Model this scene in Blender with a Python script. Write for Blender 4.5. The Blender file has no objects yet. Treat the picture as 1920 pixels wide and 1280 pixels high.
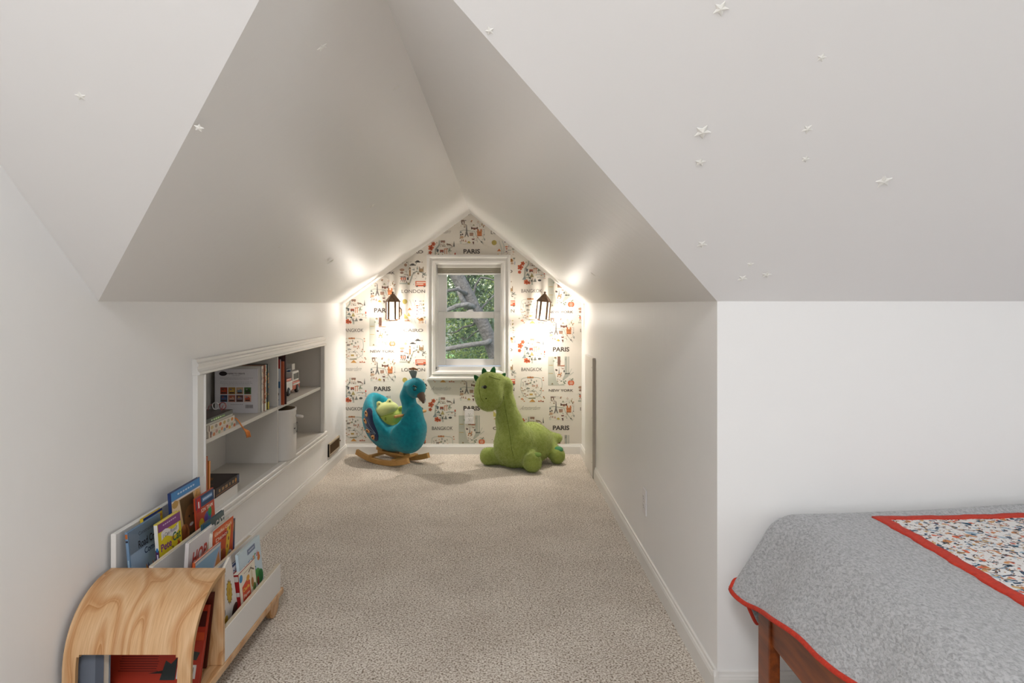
import bpy, bmesh, math, random
import numpy as np
from mathutils import Vector, Matrix
from mathutils.bvhtree import BVHTree
R = math.radians
random.seed(7)
SC = bpy.context.scene
COL = SC.collection

# ---------------------------------------------------------------- camera
cam_d = bpy.data.cameras.new('camera')
cam = bpy.data.objects.new('camera', cam_d); COL.objects.link(cam)
cam.location = (0, 0, 1.165); cam.rotation_euler = (R(90), 0, 0)
cam_d.sensor_width = 36; cam_d.lens = 24.0
cam_d.shift_x = 26/1920; cam_d.shift_y = -69/1920
cam_d.clip_start = .02; cam_d.clip_end = 200
SC.camera = cam

# ---------------------------------------------------------------- world, lights, exposure
world = bpy.data.worlds.new('World'); SC.world = world; world.use_nodes = True
_n = world.node_tree.nodes; _l = world.node_tree.links
_sky = _n.new('ShaderNodeTexSky'); _sky.sky_type = 'NISHITA'; _sky.sun_elevation = R(48); _sky.sun_rotation = R(215)
_sky.sun_disc = False; _sky.air_density = 1.2; _sky.dust_density = 3.0
_bg = _n['Background']; _bg.inputs['Strength'].default_value = .9
_l.new(_sky.outputs['Color'], _bg.inputs['Color'])
SC.view_settings.view_transform = 'Standard'; SC.view_settings.look = 'None'
SC.view_settings.gamma = 1; SC.view_settings.use_curve_mapping = False
SC.view_settings.exposure = 0.14

def area(name, loc, rot, sx, sy, power, col):
    d = bpy.data.lights.new(name, 'AREA'); d.shape = 'RECTANGLE'; d.size = sx; d.size_y = sy
    d.energy = power; d.color = col
    o = bpy.data.objects.new(name, d); COL.objects.link(o); o.location = loc; o.rotation_euler = rot
    return o
def aim(o, tgt):
    o.rotation_euler = (Vector(tgt)-o.location).to_track_quat('-Z', 'Y').to_euler()
# daylight at the main room's gable window to the right, then two added fill lights
area('gable_window_daylight', (3.3, -.5, 1.05), (0, R(90), 0), 1.2, 1.5, 19, (.84, .93, 1.0))
area('rear_fill', (-.35, -1.9, 2.14), (R(80), 0, 0), 1.6, .72, 9, (.88, .94, 1.0))  # added fill into the alcove from behind the camera; no known window there
area('overhead_fill', (-.3, -.3, 2.52), (0, 0, 0), .6, .6, 33, (.95, .97, 1.0))  # added overhead fill for the floor and alcove; no known ceiling fixture
sun_d = bpy.data.lights.new('sun', 'SUN'); sun_d.energy = 2.5; sun_d.angle = R(3); sun_d.color = (1, .95, .85)
sun = bpy.data.objects.new('sun', sun_d); COL.objects.link(sun); sun.rotation_euler = (R(42), 0, R(25))
LANTERN_W = 17.0

# ---------------------------------------------------------------- helpers
def lin(h):
    h = h.lstrip('#'); o = []
    for i in (0, 2, 4):
        c = int(h[i:i+2], 16)/255
        o.append(c/12.92 if c <= .04045 else ((c+.055)/1.055)**2.4)
    return (o[0], o[1], o[2], 1.0)

_mats = {}
def mat(name, color='#ffffff', rough=.6, metal=0., spec=.5, sheen=0., bump=None, vary=None, emit=None, trans=0., coat=0.):
    """bump=(scale,strength,distance)  vary=(scale,hex2,amount)"""
    if name in _mats: return _mats[name]
    m = bpy.data.materials.new(name); m.use_nodes = True
    nt = m.node_tree; b = nt.nodes['Principled BSDF']
    b.inputs['Base Color'].default_value = lin(color); b.inputs['Roughness'].default_value = rough
    b.inputs['Metallic'].default_value = metal; b.inputs['Specular IOR Level'].default_value = spec
    b.inputs['Sheen Weight'].default_value = sheen; b.inputs['Transmission Weight'].default_value = trans
    b.inputs['Coat Weight'].default_value = coat
    if emit: b.inputs['Emission Color'].default_value = lin(emit[0]); b.inputs['Emission Strength'].default_value = emit[1]
    if bump or vary:
        tc = nt.nodes.new('ShaderNodeTexCoord')
    if vary:
        n = nt.nodes.new('ShaderNodeTexNoise'); n.inputs['Scale'].default_value = vary[0]; n.inputs['Detail'].default_value = 4
        nt.links.new(tc.outputs['Object'], n.inputs['Vector'])
        rp = nt.nodes.new('ShaderNodeValToRGB'); rp.color_ramp.elements[0].position = .5-vary[2]/2; rp.color_ramp.elements[1].position = .5+vary[2]/2
        rp.color_ramp.elements[0].color = lin(color); rp.color_ramp.elements[1].color = lin(vary[1])
        nt.links.new(n.outputs['Fac'], rp.inputs['Fac']); nt.links.new(rp.outputs['Color'], b.inputs['Base Color'])
    if bump:
        n2 = nt.nodes.new('ShaderNodeTexNoise'); n2.inputs['Scale'].default_value = bump[0]; n2.inputs['Detail'].default_value = 3
        nt.links.new(tc.outputs['Object'], n2.inputs['Vector'])
        bp = nt.nodes.new('ShaderNodeBump'); bp.inputs['Strength'].default_value = bump[1]; bp.inputs['Distance'].default_value = bump[2]
        nt.links.new(n2.outputs['Fac'], bp.inputs['Height']); nt.links.new(bp.outputs['Normal'], b.inputs['Normal'])
    _mats[name] = m
    return m

def print_mat():
    if 'print' in _mats: return _mats['print']
    m = bpy.data.materials.new('print'); m.use_nodes = True
    nt = m.node_tree; b = nt.nodes['Principled BSDF']
    a = nt.nodes.new('ShaderNodeVertexColor'); a.layer_name = 'Col'
    nt.links.new(a.outputs['Color'], b.inputs['Base Color']); b.inputs['Roughness'].default_value = .5
    b.inputs['Specular IOR Level'].default_value = .3
    _mats['print'] = m
    return m

def link(name, me, parent=None, mats=None):
    o = bpy.data.objects.new(name, me); COL.objects.link(o)
    if mats is not None:
        for m in (mats if isinstance(mats, (list, tuple)) else [mats]): me.materials.append(m)
    if parent is not None: o.parent = parent
    return o
def empty(name, loc=(0, 0, 0), rz=0):
    o = bpy.data.objects.new(name, None); COL.objects.link(o); o.location = loc; o.rotation_euler = (0, 0, rz)
    o.empty_display_size = .05
    return o
def tag(o, label=None, cat=None, group=None, kind=None):
    if label: o['label'] = label
    if cat: o['category'] = cat
    if group: o['group'] = group
    if kind: o['kind'] = kind
    return o
def thing(name, label, cat, loc=(0, 0, 0), rz=0, group=None):
    return tag(empty(name, loc, rz), label, cat, group)

class MB:
    """mesh builder in metres; build() links one object. Coordinates may be given in world space: pass parent and
    the mesh is moved into the parent's frame (parents are only translated / rotated empties)."""
    def __init__(s): s.bm = bmesh.new(); s.mi = 0
    def _new(s, vs, fs):
        bv = [s.bm.verts.new(v) for v in vs]; out = []
        for f in fs:
            try:
                q = s.bm.faces.new([bv[i] for i in f]); q.material_index = s.mi; out.append(q)
            except ValueError: pass
        return bv, out
    def raw(s, vs, fs): return s._new(vs, fs)
    def box(s, x0, x1, y0, y1, z0, z1, bev=0, seg=2, M=None):
        vs = [(x, y, z) for x in (x0, x1) for y in (y0, y1) for z in (z0, z1)]
        if M is not None: vs = [M @ Vector(v) for v in vs]
        bv, fs = s._new(vs, [(0, 1, 3, 2), (4, 6, 7, 5), (0, 4, 5, 1), (2, 3, 7, 6), (0, 2, 6, 4), (1, 5, 7, 3)])
        if bev > 0:
            es = list({e for f in fs for e in f.edges})
            r = bmesh.ops.bevel(s.bm, geom=es, offset=bev, segments=seg, profile=.5, affect='EDGES', clamp_overlap=True)
            for f in r['faces']: f.material_index = s.mi
        return s
    def prism(s, pts, a, b, axis='X', bev=0, seg=2):
        """extrude 2D outline (u,v) along axis from a to b. X:(y,z) Y:(x,z) Z:(x,y)"""
        def p3(u, v, t): return {'X': (t, u, v), 'Y': (u, t, v), 'Z': (u, v, t)}[axis]
        n = len(pts)
        vs = [p3(u, v, a) for u, v in pts]+[p3(u, v, b) for u, v in pts]
        fs = [tuple(range(n)), tuple(range(2*n-1, n-1, -1))]+[(i, i+n, (i+1) % n+n, (i+1) % n) for i in range(n)]
        bv, ff = s._new(vs, fs)
        bmesh.ops.recalc_face_normals(s.bm, faces=ff)
        if bev > 0:
            es = list({e for f in ff[:2] for e in f.edges})
            r = bmesh.ops.bevel(s.bm, geom=es, offset=bev, segments=seg, profile=.5, affect='EDGES', clamp_overlap=True)
            for f in r['faces']: f.material_index = s.mi
        return s
    def tube(s, pts, r, n=10, cap=True, squash=None):
        pts = [Vector(p) for p in pts]; m = len(pts)
        rs = r if isinstance(r, (list, tuple)) else [r]*m
        prev = None; rings = []
        for i, p in enumerate(pts):
            t = (pts[min(i+1, m-1)]-pts[max(i-1, 0)]).normalized()
            if prev is None:
                u = t.orthogonal().normalized()
            else:
                u = (prev-t*prev.dot(t)); u = u.normalized() if u.length > 1e-6 else t.orthogonal().normalized()
            prev = u; w = t.cross(u)
            rings.append([p+(u*math.cos(2*math.pi*k/n)+w*math.sin(2*math.pi*k/n))*rs[i] for k in range(n)])
        vs = [v for g in rings for v in g]; fs = []
        for i in range(m-1):
            for k in range(n): fs.append((i*n+k, i*n+(k+1) % n, (i+1)*n+(k+1) % n, (i+1)*n+k))
        if cap: fs += [tuple(range(n-1, -1, -1)), tuple(range((m-1)*n, m*n))]
        s._new(vs, fs); return s
    def lathe(s, prof, c=(0, 0, 0), n=24, M=None, phase=0, cap=True):
        c = Vector(c); vs = []; fs = []; m = len(prof)
        for r, z in prof:
            for k in range(n):
                a = 2*math.pi*k/n+phase; v = Vector((r*math.cos(a), r*math.sin(a), z))
                vs.append((M @ v if M is not None else v)+c)
        for i in range(m-1):
            for k in range(n): fs.append((i*n+k, i*n+(k+1) % n, (i+1)*n+(k+1) % n, (i+1)*n+k))
        if cap and prof[0][0] > 1e-5: fs.append(tuple(range(n-1, -1, -1)))
        if cap and prof[-1][0] > 1e-5: fs.append(tuple(range((m-1)*n, m*n)))
        s._new(vs, fs); return s
    def ball(s, c, r, n=16, M=None):
        if not isinstance(r, (tuple, list)): r = (r, r, r)
        pr = [(math.sin(math.pi*i/(n//2)), -math.cos(math.pi*i/(n//2))) for i in range(n//2+1)]
        S = Matrix.Diagonal((r[0], r[1], r[2])); S = (M.to_3x3() @ S) if M is not None else S
        return s.lathe(pr, c, n, M=S)
    def grid(s, fn, nu, nv):
        vs = [fn(i/nu, j/nv) for j in range(nv+1) for i in range(nu+1)]
        fs = [(j*(nu+1)+i, j*(nu+1)+i+1, (j+1)*(nu+1)+i+1, (j+1)*(nu+1)+i) for j in range(nv) for i in range(nu)]
        s._new(vs, fs); return s
    def build(s, name, mats, parent=None, smooth=False, weld=True, world=True, angle=None):
        bm = s.bm
        if weld: bmesh.ops.remove_doubles(bm, verts=bm.verts, dist=1e-5)
        me = bpy.data.meshes.new(name)
        if parent is not None and world:
            bpy.context.view_layer.update()
            mw = parent_matrix(parent)
            bm.transform(mw.inverted())
        bm.to_mesh(me); bm.free()
        if smooth: me.polygons.foreach_set('use_smooth', [True]*len(me.polygons))
        if angle is not None:
            me.polygons.foreach_set('use_smooth', [True]*len(me.polygons)); me.set_sharp_from_angle(angle=R(angle))
        return link(name, me, parent, mats)
def parent_matrix(o):
    m = Matrix.LocRotScale(o.location, o.rotation_euler, o.scale)
    return parent_matrix(o.parent) @ m if o.parent else m

# ---- flat print: coloured polygons laid on a surface (lettering, pictures)
_txt = {}
def text_tris(s, bold=0.0):
    k = (s, bold)
    if k in _txt: return _txt[k]
    c = bpy.data.curves.new('lettering', 'FONT'); c.body = s; c.resolution_u = 3; c.offset = bold
    o = bpy.data.objects.new('lettering', c); COL.objects.link(o)
    dg = bpy.context.evaluated_depsgraph_get()
    me = bpy.data.meshes.new_from_object(o.evaluated_get(dg))
    me.calc_loop_triangles()
    v = [(p.co.x, p.co.y) for p in me.vertices]
    t = [tuple(v[i] for i in lt.vertices) for lt in me.loop_triangles]
    bpy.data.objects.remove(o); bpy.data.curves.remove(c); bpy.data.meshes.remove(me)
    xs = [p[0] for q in t for p in q] or [0, 1]; ys = [p[1] for q in t for p in q] or [0, 1]
    x0, x1, y0, y1 = min(xs), max(xs), min(ys), max(ys)
    t = [tuple(((x-x0)/(x1-x0)-.5, (y-y0)/(y1-y0)-.5) for x, y in q) for q in t]
    _txt[k] = t
    return t
def clip_convex(poly, planes):
    for a, b, c in planes:                      # keep a*x+b*y<=c
        out = []
        for i in range(len(poly)):
            p, q = poly[i], poly[(i+1) % len(poly)]
            dp, dq = a*p[0]+b*p[1]-c, a*q[0]+b*q[1]-c
            if dp <= 0: out.append(p)
            if dp*dq < 0:
                t = dp/(dp-dq); out.append((p[0]+(q[0]-p[0])*t, p[1]+(q[1]-p[1])*t))
        poly = out
        if len(poly) < 3: return []
    return poly
class Print:
    """2D painter. Local (u,v), v up. frame(ox,oy,k,flip) sets a sub-frame for drawing motifs."""
    def __init__(s, O, U, V, off=.0005, step=.0002, clip=None, drop=None):
        s.O = Vector(O); s.U = Vector(U).normalized(); s.V = Vector(V).normalized(); s.N = s.U.cross(s.V).normalized()
        s.off = off; s.step = step; s.vs = []; s.fs = []; s.cs = []; s.clip = clip; s.drop = drop; s.fade = 0; s.frame()
    def frame(s, ox=0, oy=0, kx=1, ky=1, cx=0, cy=0): s.f = (ox, oy, kx, ky, cx, cy)
    def poly(s, pts, col, layer=0):
        ox, oy, kx, ky, cx, cy = s.f
        p = [(ox+(x-cx)*kx, oy+(y-cy)*ky) for x, y in pts]
        if s.drop and s.drop(p): return
        if s.clip:
            p = clip_convex(p, s.clip)
            if not p: return
        h = s.off+layer*s.step; i0 = len(s.vs)
        s.vs += [s.O+s.U*x+s.V*y+s.N*h for x, y in p]
        s.fs.append(tuple(range(i0, i0+len(p)))); c_ = lin(col); f_ = s.fade; s.cs.append(tuple(c_[k]*(1-f_)+.72*f_ for k in range(3))+(1,))
    def rect(s, cx, cy, w, h, col, layer=0): s.poly([(cx-w/2, cy-h/2), (cx+w/2, cy-h/2), (cx+w/2, cy+h/2), (cx-w/2, cy+h/2)], col, layer)
    def ell(s, cx, cy, rx, ry, col, layer=0, n=10, rot=0):
        c, q = math.cos(rot), math.sin(rot)
        s.poly([(cx+rx*math.cos(2*math.pi*k/n)*c-ry*math.sin(2*math.pi*k/n)*q, cy+rx*math.cos(2*math.pi*k/n)*q+ry*math.sin(2*math.pi*k/n)*c) for k in range(n)], col, layer)
    def line(s, pts, w, col, layer=0):
        for (x0, y0), (x1, y1) in zip(pts[:-1], pts[1:]):
            d = math.hypot(x1-x0, y1-y0) or 1; nx, ny = -(y1-y0)/d*w/2, (x1-x0)/d*w/2; ex, ey = (x1-x0)/d*w*.25, (y1-y0)/d*w*.25
            s.poly([(x0+nx-ex, y0+ny-ey), (x0-nx-ex, y0-ny-ey), (x1-nx+ex, y1-ny+ey), (x1+nx+ex, y1+ny+ey)], col, layer)
    def star(s, cx, cy, r, col, layer=0, n=5, k=.45, rot=0):
        pts = [(cx+(r if i % 2 == 0 else r*k)*math.sin(math.pi*i/n+rot), cy+(r if i % 2 == 0 else r*k)*math.cos(math.pi*i/n+rot)) for i in range(2*n)]
        for i in range(0, 2*n, 2): s.poly([pts[i-1], pts[i], pts[(i+1) % (2*n)], (cx, cy)], col, layer)
    def text(s, t, cx, cy, w, h, col, layer=1, bold=0., shear=0, rot=0, up=1):
        c, q = math.cos(rot), math.sin(rot)
        for tri in text_tris(t, bold):
            pp = []
            for x, y in tri:
                x, y = x*w+shear*y*h, y*h*up
                pp.append((cx+x*c-y*q, cy+x*q+y*c))
            s.poly(pp, col, layer)
    def build(s, name, parent=None, kind=None):
        if not s.fs: return None
        me = bpy.data.meshes.new(name)
        mi = parent_matrix(parent).inverted() if parent is not None else Matrix()
        me.from_pydata([mi @ v for v in s.vs], [], s.fs)
        ca = me.color_attributes.new('Col', 'FLOAT_COLOR', 'CORNER')
        buf = []
        for p, c in zip(me.polygons, s.cs): buf += list(c)*p.loop_total
        ca.data.foreach_set('color', buf)
        o = link(name, me, parent, print_mat())
        if kind: o['kind'] = kind
        return o

# ---- smooth plush shapes from distance fields (surface nets)
def sd_ell(P, c, r, rot=None):
    q = P-np.array(c)
    if rot is not None: q = q @ np.array(rot)      # columns = local axes
    r = np.array(r); k0 = np.linalg.norm(q/r, axis=-1); k1 = np.linalg.norm(q/(r*r), axis=-1)
    return k0*(k0-1)/np.maximum(k1, 1e-6)
def sd_cone(P, a, b, ra, rb):
    a = np.array(a, float); b = np.array(b, float); ab = b-a
    t = np.clip(((P-a) @ ab)/(ab @ ab), 0, 1)
    return np.linalg.norm(P-(a+t[..., None]*ab), axis=-1)-(ra+(rb-ra)*t)
def smin(a, b, k):
    h = np.clip(.5+.5*(b-a)/k, 0, 1); return b*(1-h)+a*h-k*h*(1-h)
def smax(a, b, k): return -smin(-a, -b, k)
def sdf_mesh(fn, lo, hi, step):
    lo = np.array(lo, float); n = np.ceil((np.array(hi)-lo)/step).astype(int)+1
    ax = [lo[i]+np.arange(n[i])*step for i in range(3)]
    P = np.stack(np.meshgrid(*ax, indexing='ij'), -1); v = fn(P).astype(float)
    C = tuple(n-1); acc = np.zeros(C+(3,)); cnt = np.zeros(C)
    offs = [(i, j, k) for i in (0, 1) for j in (0, 1) for k in (0, 1)]
    def sub(o): return v[o[0]:o[0]+C[0], o[1]:o[1]+C[1], o[2]:o[2]+C[2]]
    for a in offs:
        for d in range(3):
            if a[d]: continue
            b = list(a); b[d] = 1
            va, vb = sub(a), sub(tuple(b)); m = (va < 0) != (vb < 0)
            t = np.where(m, va/np.where(m, va-vb, 1), 0)
            for i in range(3):
                acc[..., i] += np.where(m, a[i]+(t if i == d else 0), 0)
            cnt += m
    act = cnt > 0; idx = -np.ones(C, int); idx[act] = np.arange(act.sum())
    cell = np.argwhere(act); pos = lo+(cell+acc[act]/cnt[act][:, None])*step
    ins = v < 0; faces = []
    for d in range(3):
        sl0 = [slice(None)]*3; sl1 = [slice(None)]*3
        sl0[d] = slice(0, n[d]-1); sl1[d] = slice(1, n[d])
        ch = ins[tuple(sl0)] != ins[tuple(sl1)]
        e1, e2 = (d+1) % 3, (d+2) % 3
        g = np.argwhere(ch); g = g[(g[:, e1] > 0) & (g[:, e2] > 0) & (g[:, e1] < n[e1]-1) & (g[:, e2] < n[e2]-1)]
        u = np.zeros(3, int); u[e1] = 1; w = np.zeros(3, int); w[e2] = 1
        q = [idx[tuple((g-a).T)] for a in (u+w, w, 0*u, u)]
        q = np.stack(q, 1)
        fl = ins[tuple(g.T)]
        q[~fl] = q[~fl][:, ::-1]
        faces.append(q)
    F = np.concatenate(faces); F = F[(F >= 0).all(1)]
    return pos, F
def plush(name, fn, lo, hi, step, m, parent, M=None, smooth_it=2):
    pos, F = sdf_mesh(fn, lo, hi, step)
    me = bpy.data.meshes.new(name)
    vs = [Vector(p) for p in pos]
    if M is not None: vs = [M @ p for p in vs]
    mi = parent_matrix(parent).inverted()
    me.from_pydata([mi @ p for p in vs], [], [tuple(int(i) for i in f) for f in F])
    bm = bmesh.new(); bm.from_mesh(me)
    for _ in range(smooth_it): bmesh.ops.smooth_vert(bm, verts=bm.verts, factor=.5, use_axis_x=True, use_axis_y=True, use_axis_z=True)
    bmesh.ops.recalc_face_normals(bm, faces=bm.faces)
    bm.to_mesh(me); bm.free()
    me.polygons.foreach_set('use_smooth', [True]*len(me.polygons))
    o = link(name, me, parent, m)
    bvh = BVHTree.FromPolygons(vs, [tuple(int(i) for i in f) for f in F])
    return o, bvh
def fur(obj, n, ln, wd, cols, parent, seed=1, down=.75):
    """short pile: thin blades combed down over a plush body, one part"""
    me0 = obj.data; rg_ = np.random.default_rng(seed)
    fa = np.array([p.area for p in me0.polygons]); fc = np.array([p.center[:] for p in me0.polygons]); fn_ = np.array([p.normal[:] for p in me0.polygons])
    k = rg_.choice(len(fa), n, p=fa/fa.sum()); nr = fn_[k]; t = rg_.normal(size=(n, 3)); t -= nr*(t*nr).sum(1)[:, None]; t /= np.linalg.norm(t, axis=1)[:, None]
    r = np.sqrt(fa[k])*.6; p0 = fc[k]+t*(r*rg_.random(n))[:, None]-nr*.0012
    d = nr*.45+np.array([0, 0, -1.])*down+rg_.normal(size=(n, 3))*.35; d -= nr*np.minimum((d*nr).sum(1)-.25, 0)[:, None]; d /= np.linalg.norm(d, axis=1)[:, None]
    w = np.cross(d, nr); w /= np.maximum(np.linalg.norm(w, axis=1), 1e-6)[:, None]; L_ = (ln*rg_.uniform(.6, 1.25, n))[:, None]
    v = np.stack([p0-w*wd, p0+w*wd, p0+d*L_], 1).reshape(-1, 3)
    v[:, 2] = np.maximum(v[:, 2], .001)
    me = bpy.data.meshes.new('fur'); me.from_pydata(v.tolist(), [], np.arange(3*n).reshape(-1, 3).tolist())
    pal = np.array([lin(q) for q in cols]); cc = pal[rg_.integers(0, len(pal), n)]
    ca = me.color_attributes.new('Col', 'FLOAT_COLOR', 'CORNER'); ca.data.foreach_set('color', np.repeat(cc, 3, axis=0).ravel())
    m = bpy.data.materials.new('pile'); m.use_nodes = True; nt = m.node_tree; b_ = nt.nodes['Principled BSDF']; a = nt.nodes.new('ShaderNodeVertexColor'); a.layer_name = 'Col'
    nt.links.new(a.outputs['Color'], b_.inputs['Base Color']); b_.inputs['Roughness'].default_value = .9; b_.inputs['Specular IOR Level'].default_value = .1
    o = link('fur', me, parent, m); o['kind'] = 'stuff'; return o
def patch(name, bvh, pts, org, U, V, D, m, parent, off=.003, depth=2, rim=.004):
    """cloth piece: outline pts (u,v) laid on a surface by casting along D, thickened a little"""
    U = Vector(U); V = Vector(V); D = Vector(D); org = Vector(org)
    bm = bmesh.new()
    vs = [bm.verts.new((u, v, 0)) for u, v in pts]; bm.faces.new(vs)
    bmesh.ops.triangulate(bm, faces=bm.faces)
    bmesh.ops.subdivide_edges(bm, edges=bm.edges, cuts=depth, use_grid_fill=True)
    bmesh.ops.triangulate(bm, faces=bm.faces)
    bad = []
    for v in bm.verts:
        o = org+U*v.co.x+V*v.co.y-D*.6
        hit, nrm, i, d = bvh.ray_cast(o, D)
        if hit is None: bad.append(v)
        else:
            if nrm.dot(D) > 0: nrm = -nrm
            v.co = hit+nrm*off
    bmesh.ops.delete(bm, geom=bad, context='VERTS')
    r = bmesh.ops.extrude_face_region(bm, geom=list(bm.faces))
    for v in r['geom']:
        if isinstance(v, bmesh.types.BMVert): v.co += D*rim
    bmesh.ops.recalc_face_normals(bm, faces=bm.faces)
    me = bpy.data.meshes.new(name); bm.transform(parent_matrix(parent).inverted()); bm.to_mesh(me); bm.free()
    me.polygons.foreach_set('use_smooth', [True]*len(me.polygons))
    return link(name, me, parent, m)

# ================================================================ materials of the room
wall_paint = mat('wall_paint', '#f1efed', .55, spec=.35, bump=(90, .05, .002))
ceil_paint = mat('ceiling_paint', '#f1efee', .5, spec=.4, bump=(60, .05, .002))
trim_paint = mat('trim_paint', '#e9e6e1', .32, spec=.5)
paper_mat = mat('wallpaper_ground', '#e2dbd0', .7, spec=.25)
def satin(name, col):
    """eggshell paint with the faint roller lines that show in the raking lantern light"""
    m = mat(name, col, .47, spec=.38); nt = m.node_tree; b_ = nt.nodes['Principled BSDF']
    tc = nt.nodes.new('ShaderNodeTexCoord'); mp = nt.nodes.new('ShaderNodeMapping'); mp.inputs['Scale'].default_value = (.7, 9, .7)
    n = nt.nodes.new('ShaderNodeTexNoise'); n.inputs['Scale'].default_value = 2.2; n.inputs['Detail'].default_value = 4
    bp = nt.nodes.new('ShaderNodeBump'); bp.inputs['Strength'].default_value = .35; bp.inputs['Distance'].default_value = .004
    nt.links.new(tc.outputs['Object'], mp.inputs[0]); nt.links.new(mp.outputs[0], n.inputs['Vector']); nt.links.new(n.outputs['Fac'], bp.inputs['Height']); nt.links.new(bp.outputs['Normal'], b_.inputs['Normal'])
    return m
satin_wall = satin('satin_wall_paint', '#f1efed')
def carpet_mat():
    m = bpy.data.materials.new('carpet'); m.use_nodes = True; nt = m.node_tree; b = nt.nodes['Principled BSDF']
    tc = nt.nodes.new('ShaderNodeTexCoord')
    v = nt.nodes.new('ShaderNodeTexVoronoi'); v.inputs['Scale'].default_value = 190; v.feature = 'SMOOTH_F1'
    n = nt.nodes.new('ShaderNodeTexNoise'); n.inputs['Scale'].default_value = 150; n.inputs['Detail'].default_value = 3; n.inputs['Roughness'].default_value = .6
    n2 = nt.nodes.new('ShaderNodeTexNoise'); n2.inputs['Scale'].default_value = 3.5; n2.inputs['Detail'].default_value = 3
    for q in (v, n, n2): nt.links.new(tc.outputs['Object'], q.inputs['Vector'])
    mx = nt.nodes.new('ShaderNodeMath'); mx.operation = 'MULTIPLY_ADD'; mx.inputs[1].default_value = -.22
    nt.links.new(v.outputs['Distance'], mx.inputs[0]); nt.links.new(n.outputs['Fac'], mx.inputs[2])
    rp = nt.nodes.new('ShaderNodeValToRGB'); e = rp.color_ramp.elements
    e[0].position = .25; e[0].color = lin('#80705c'); e[1].position = .54; e[1].color = lin('#fbf4ea')
    k = e.new(.36); k.color = lin('#cbbdad'); k = e.new(.43); k.color = lin('#e4dacd')
    nt.links.new(mx.outputs[0], rp.inputs['Fac'])
    mm = nt.nodes.new('ShaderNodeMix'); mm.data_type = 'RGBA'; mm.blend_type = 'MULTIPLY'; mm.inputs['Factor'].default_value = .5
    rp2 = nt.nodes.new('ShaderNodeValToRGB'); rp2.color_ramp.elements[0].position = .3; rp2.color_ramp.elements[0].color = lin('#d8d4d0'); rp2.color_ramp.elements[1].position = .7
    nt.links.new(n2.outputs['Fac'], rp2.inputs['Fac'])
    nt.links.new(rp.outputs['Color'], mm.inputs['A']); nt.links.new(rp2.outputs['Color'], mm.inputs['B'])
    nt.links.new(mm.outputs['Result'], b.inputs['Base Color'])
    bp = nt.nodes.new('ShaderNodeBump'); bp.inputs['Strength'].default_value = .7; bp.inputs['Distance'].default_value = .003
    nt.links.new(v.outputs['Distance'], bp.inputs['Height']); bp.invert = True
    nt.links.new(bp.outputs['Normal'], b.inputs['Normal'])
    b.inputs['Roughness'].default_value = .95; b.inputs['Specular IOR Level'].default_value = .1; b.inputs['Sheen Weight'].default_value = .15
    return m
carpet = carpet_mat()

# ================================================================ room shell
XL, XR, YB, YK, ZE = -1.19, .652, 5.333, 2.032, 1.175
PK = (-.275, 1.136, 1.90); RG = (-.217, YB, 1.8775)
XE, YR, ZC = 3.4, -2.0, 2.6
def struct(o): o['kind'] = 'structure'; return o
# floor: carpet with a real slab depth
b = MB(); b.box(XL-.1, XE+.1, YR-.1, YB+.05, -.08, 0); floor = struct(b.build('floor', carpet))
# left wall with the opening of the built-in bookcase
OY0, OY1, OZ0, OZ1 = 2.70, 4.59, .30, .91
yc = YK-(ZC-ZE)/.809
b = MB()
def Lq(pts): b.raw([(XL, y, z) for y, z in pts], [tuple(range(len(pts)))])
Lq([(OY1, 0), (YB, 0), (YB, ZE), (OY1, ZE)]); Lq([(OY0, 0), (OY1, 0), (OY1, OZ0), (OY0, OZ0)])
Lq([(OY0, OZ1), (OY1, OZ1), (OY1, ZE), (OY0, ZE)]); Lq([(YK, 0), (OY0, 0), (OY0, ZE), (YK, ZE)])
Lq([(YR, 0), (YK, 0), (YK, ZE), (yc, ZC), (YR, ZC)])
wall_left = struct(b.build('wall_left', satin_wall))
b = MB(); b.raw([(XR, YK, 0), (XR, YB, 0), (XR, YB, ZE), (XR, YK, ZE)], [(0, 1, 2, 3)]); wall_right = struct(b.build('wall_right', satin_wall))
b = MB(); b.raw([(XR, YK, 0), (XE, YK, 0), (XE, YK, ZE), (XR, YK, ZE)], [(0, 1, 2, 3)]); wall_knee = struct(b.build('wall_front', wall_paint))
b = MB(); b.raw([(XL, YR, 0), (XE, YR, 0), (XE, YR, ZC), (XL, YR, ZC)], [(0, 1, 2, 3)]); struct(b.build('wall_rear', wall_paint))
b = MB(); b.raw([(XE, YR, 0), (XE, YK, 0), (XE, YK, ZE), (XE, yc, ZC), (XE, YR, ZC)], [(0, 1, 2, 3, 4)]); struct(b.build('wall_gable', wall_paint))
# ceilings: main slope with the dormer cut out, flat top, two dormer slopes
b = MB(); v, f = b.raw([(XR, YK, ZE), (XE, YK, ZE), (XE, yc, ZC), (XL, yc, ZC), (XL, YK, ZE), PK], [(0, 1, 2, 3, 4, 5)])
bmesh.ops.triangulate(b.bm, faces=b.bm.faces); ceil_main = struct(b.build('ceiling', ceil_paint))
b = MB(); b.raw([(XL, YR, ZC), (XE, YR, ZC), (XE, yc, ZC), (XL, yc, ZC)], [(0, 1, 2, 3)]); struct(b.build('ceiling', ceil_paint))
def slope(name, E0, E1):
    b = MB()
    def fn(u, v):
        lo = Vector(E0).lerp(Vector(E1), u); hi = Vector(PK).lerp(Vector(RG), u)
        return lo.lerp(hi, v)
    b.grid(fn, 16, 8); return struct(b.build(name, satin_wall, smooth=True))
ceil_l = slope('ceiling', (XL, YK, ZE), (XL, YB, ZE)); ceil_r = slope('ceiling', (XR, YK, ZE), (XR, YB, ZE))
def topz(x): return ZE+(RG[2]-ZE)*((x-XL)/(RG[0]-XL) if x < RG[0] else (XR-x)/(XR-RG[0]))
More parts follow.
